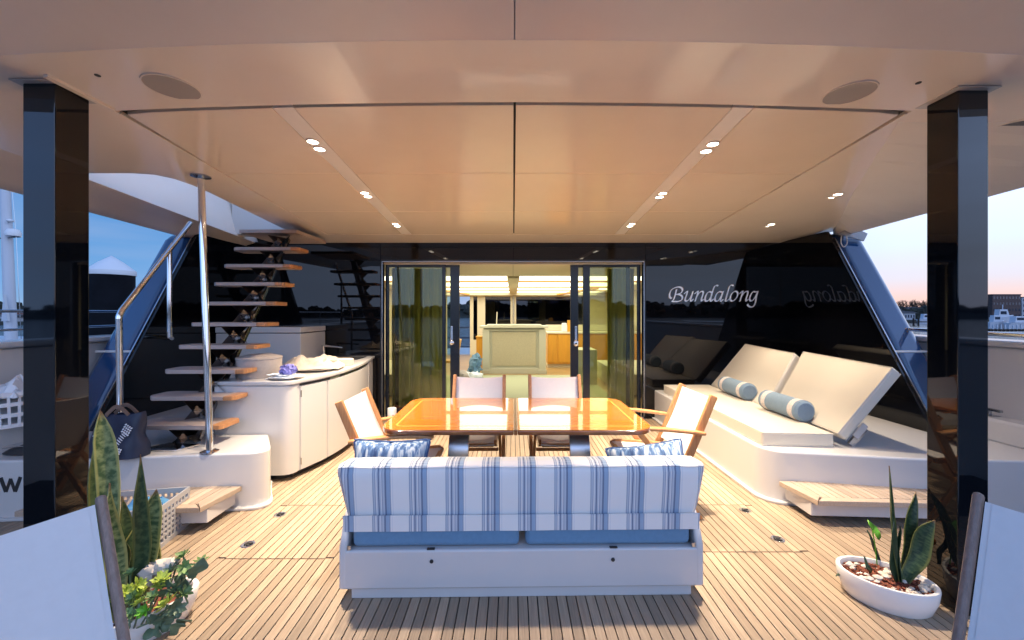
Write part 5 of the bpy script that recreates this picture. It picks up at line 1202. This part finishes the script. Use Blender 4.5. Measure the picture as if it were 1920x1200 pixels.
# ================================================================== CRATE, BAG, PAPER ROLL, ODDMENTS
c = Vector((-2.50, 2.64, 0)); rz = R(11)
t = thing('plastic_crate', c, 'grey lattice plastic crate holding cloths beneath the left planter leaves', 'crate', rz=rz)
W_, D_, H_ = 0.46, 0.33, 0.265
def lattice(p0, ax, L, H):
    """one side with a grid of square holes"""
    mb = MB(); ax = Vector(ax); th = Vector((-ax.y, ax.x, 0))*0.008; up = Vector((0, 0, 1))
    def slab(u0, u1, z0, z1, k=1.0):
        q = [Vector(p0)+ax*u0+up*z0, Vector(p0)+ax*u1+up*z0, Vector(p0)+ax*u1+up*z1, Vector(p0)+ax*u0+up*z1]
        mb.add([p-th*k/2 for p in q]+[p+th*k/2 for p in q], [(0,1,2,3), (7,6,5,4), (0,4,5,1), (1,5,6,2), (2,6,7,3), (3,7,4,0)])
    slab(0, L, 0, 0.03, 1.4); slab(0, L, H-0.035, H, 1.4); slab(0, 0.02, 0.03, H-0.035, 1.2); slab(L-0.02, L, 0.03, H-0.035, 1.2)
    nz = 6; nu = int((L-0.04)/0.033)
    for i in range(1, nu): u = 0.02+(L-0.04)*i/nu; slab(u-0.0075, u+0.0075, 0.03, H-0.035)
    for j in range(1, nz): z = 0.03+(H-0.065)*j/nz; slab(0.02, L-0.02, z-0.0075, z+0.0075, 0.9)
    return mb
for p0, ax, L in (((-W_/2, -D_/2, 0), (1, 0, 0), W_), ((W_/2, -D_/2, 0), (0, 1, 0), D_), ((W_/2, D_/2, 0), (-1, 0, 0), W_), ((-W_/2, D_/2, 0), (0, -1, 0), D_)):
    lattice(p0, ax, L, H_).build('side_panel', M['plastic'], t, local=True, smooth=False)
MB().box(-W_/2+0.006, W_/2-0.006, -D_/2+0.006, D_/2-0.006, 0.001, 0.012).build('bottom', M['plastic'], t, local=True)
cloth('blue_cloth', c.x+0.06, c.y+0.02, 0.185, 0.26, 0.22, 0.12, 8.1, mat('sky_blue_cloth', (0.07, 0.24, 0.46), 0.7), 'bright blue cloth on top inside the grey crate', 'cloth', 0.4)
cloth('folded_towel', c.x-0.10, c.y-0.02, 0.15, 0.20, 0.24, 0.15, 5.4, M['taupe'], 'crumpled taupe towel inside the grey crate', 'towel', 0.1)
# bag on the port platform
M['strapc'] = fabric('brown_strap', (0.20, 0.11, 0.07))
c = Vector((-2.98, 3.02, 0.432))
t = thing('tote_bag', c, 'navy tote bag with white checked print on the left platform', 'bag', rz=R(-8))
def bagf(u, v):
    q = 2*math.pi*u; w = 0.23*(1-0.10*v) ; d = 0.105*(1-0.72*v); z = 0.33*v*(0.93+0.07*math.cos(q))
    x = w*abs(math.cos(q))**0.6*math.copysign(1, math.cos(q)); y = d*abs(math.sin(q))**0.8*math.copysign(1, math.sin(q))
    n_ = noise.noise(Vector((x*9, y*9, z*8)))*0.018*min(1, v*4)
    return (x+n_+0.05*v*math.sin(q*0.5), y+n_, z+n_*0.5)
bg_ = MB().grid(bagf, 40, 14); bg_.f.append(tuple(range(40))[::-1]); bg_.uv = {}
bg_.build('body', M['navycloth'], t, local=True)
for y in (-0.03, 0.03): MB().strip(crv([(-0.07, y, 0.30), (0.01, y, 0.365), (0.08, y-0.01, 0.36), (0.13, y, 0.31)], 6), 0.005, 0.028, (0, 1, 0)).build('handle', M['strapc'], t, local=True, bevel=0)
pr = MB()
def onbag(x, z): return (x, -0.110*(1-0.72*z/0.33)-0.012, z)
def dot(x, z, sx, sz, a=0.0):
    q = []
    for dx, dz in ((-1, 0), (0, -1), (1, 0), (0, 1)):
        q.append(onbag(x+dx*sx*math.cos(a)-dz*sz*math.sin(a), z+dx*sx*math.sin(a)+dz*sz*math.cos(a)))
    o_ = len(pr.v); pr.add(q + [(p[0], p[1]+0.006, p[2]) for p in q], [(0,1,2,3), (7,6,5,4), (0,4,5,1), (1,5,6,2), (2,6,7,3), (3,7,4,0)])
for i in range(4):
    for j in range(4):
        dot(0.125+0.018*(i)+0.006*j, 0.20+0.016*j-0.008*i, 0.008, 0.006); dot(0.085+0.018*i+0.004*j, 0.045+0.014*j-0.004*i, 0.008, 0.006)
for i in range(7): dot(0.10+0.009*i, 0.105+0.014*i, 0.022, 0.0022, -0.5)
pr.build('checked_print', M['print'], t, local=True, smooth=False)
def flat_text(name, s, size, m, parent, mtx, local=True):
    cu = bpy.data.curves.new(name, 'FONT'); cu.body = s; cu.size = size; cu.extrude = 0.0015; cu.align_x = 'LEFT'
    tmp = bpy.data.objects.new('lettering_curve', cu); me = bpy.data.meshes.new_from_object(tmp); bpy.data.objects.remove(tmp)
    me.name = name; me.materials.append(m); me.transform(mtx)
    o = bpy.data.objects.new(name, me); col.objects.link(o); o.parent = parent; return o
flat_text('lettering', 'AVE', 0.062, M['print'], t, Matrix.Translation((-0.085, -0.105, 0.165)) @ Matrix.Rotation(R(6), 4, 'Y') @ Matrix.Rotation(R(72), 4, 'X'))
# black letter on the port platform face
pm = world_of(port).inverted()
wl = MB().bar((-3.79, 0, 0.30), (-3.755, 0, 0.195), 0.022, 0.004, (0,1,0)).bar((-3.755, 0.0006, 0.195), (-3.725, 0.0006, 0.29), 0.018, 0.004, (0,1,0)).bar((-3.725, 0, 0.29), (-3.695, 0, 0.195), 0.018, 0.004, (0,1,0)).bar((-3.695, 0.0006, 0.195), (-3.66, 0.0006, 0.30), 0.022, 0.004, (0,1,0))
wl.bar((-3.61, 0, 0.195), (-3.61, 0, 0.30), 0.022, 0.004, (0,1,0))
def facey(x): return 2.95-0.10*(-x-3.0)/1.28
wl.v = [Vector((p.x+0.085, facey(p.x+0.085)-0.003+p.y, p.z+0.01)) for p in wl.v]
wl.build('lettering', M['rubber'], port, smooth=False)
# white laundry basket and black pouch at the far left
c = at(14, 800, 3.22)
t = thing('laundry_basket', (-4.02, 3.25, 0.602), 'white slotted plastic basket with a clear wrap at the left photo edge', 'basket')
bk_ = MB()
for z in (0.0, 0.085, 0.17, 0.25): bk_.lathe([(0.155+0.12*z, 0.0), (0.16+0.12*z, 0.0), (0.16+0.12*z, 0.03), (0.155+0.12*z, 0.03)], (-4.03, 3.25, 0.604+z), 28, 1.0, 1.35)
for k in range(26):
    q = 2*math.pi*k/26; bk_.bar((-4.03+0.157*math.cos(q), 3.25+0.212*math.sin(q), 0.61), (-4.03+0.188*math.cos(q), 3.25+0.254*math.sin(q), 0.88), 0.016, 0.006, (math.cos(q), math.sin(q), 0))
bk_.lathe([(0.15, 0.0), (0.15, 0.008)], (-4.03, 3.25, 0.603), 28, 1, 1.35).build('tub', M['wplastic'], t, smooth=False)
MB().box(-4.16, -3.90, 2.985, 3.0, 0.865, 0.885).build('rim_strip', M['navy'], t)
cloth('plastic_wrap', -4.03, 3.25, 0.84, 0.30, 0.40, 0.17, 2.2, M['wplastic'], 'crumpled pale plastic wrap heaped in the white basket', 'wrap', 0.2)
t = thing('black_pouch', (-3.72, 2.99, 0.431), 'soft black pouch lying on the left platform edge', 'pouch')
MB().grid(lambda u, v: (lambda q, r_: (-3.70+0.19*r_*math.cos(q), 3.06+0.075*r_*math.sin(q), 0.432+0.10*(1-r_**2.4)*(0.8+0.25*math.cos(q))+0.004))(2*math.pi*u, v), 24, 8).build('body', M['rubber'], t, solid=0.004)
MB().tube([(-3.88, 3.04, 0.47), (-3.74, 2.985, 0.50), (-3.58, 3.03, 0.50)], 0.005, 6).build('zip', M['dsteel'], t)
# paper towel by the door, small cloth beside it
y = 5.35; p = at(735, 785, y)
t = thing('paper_towel', (p.x, y, 0), 'white paper towel roll with red print on the deck by the left door', 'paper roll')
MB().lathe([(0.015, 0.0), (0.056, 0.0), (0.058, 0.004), (0.058, 0.226), (0.056, 0.23), (0.02, 0.23), (0.019, 0.20), (0.015, 0.20)], (p.x, y, 0.001), 28).build('roll', M['wplastic'], t)
MB().ball((p.x+0.028, y-0.050, 0.13), (0.014, 0.010, 0.022), 8, 6).ball((p.x+0.030, y-0.050, 0.085), (0.012, 0.010, 0.014), 8, 6).build('print', M['red'], t)
cloth('red_cloth', p.x-0.28, 5.25, 0.002, 0.24, 0.14, 0.03, 1.2, mat('dusty_red_cloth', (0.33, 0.06, 0.08), 0.8), 'small dusty red cloth on the deck beside the paper roll', 'cloth')
# rolled side curtain corner with its cord under the right roof edge
y = 4.72
t = thing('side_flap', (3.9, y, 2.4), 'hanging clear flap corner with a cord under the right roof edge', 'flap')
MB().prism([(at(1570, 441, y).x, at(1570, 438, y).z), (at(1604, 446, y).x, at(1604, 447, y).z), (at(1620, 452, y).x, at(1620, 452, y).z), (at(1627, 438, y).x, at(1627, 438, y).z), (at(1600, 425, y).x, at(1600, 425, y).z)], y, y+0.02, 'y').build('flap', M['plastic'], t)
MB().tube(crv([at(1578, 442, y-0.02), at(1577, 455, y-0.02), at(1582, 463, y-0.02), at(1588, 457, y-0.02), at(1588, 443, y-0.02)], 4), 0.006, 6).build('cord', M['sling'], t)
# mooring cleat on the starboard ledge
p = at(1876, 770, 3.62)
t = thing('cleat', (4.18, 3.55, 0.602), 'small dark mooring cleat on the ledge right of the right column', 'cleat')
MB().bar((4.18, 3.42, 0.655), (4.18, 3.68, 0.655), 0.03, 0.025).box(4.165, 4.195, 3.50, 3.53, 0.601, 0.643).box(4.165, 4.195, 3.57, 3.60, 0.601, 0.643).build('horn', M['dsteel'], t, bevel=0.006)
MB().box(4.14, 4.22, 3.46, 3.64, 0.6005, 0.608).build('base_plate', M['dsteel'], t, bevel=0.002)
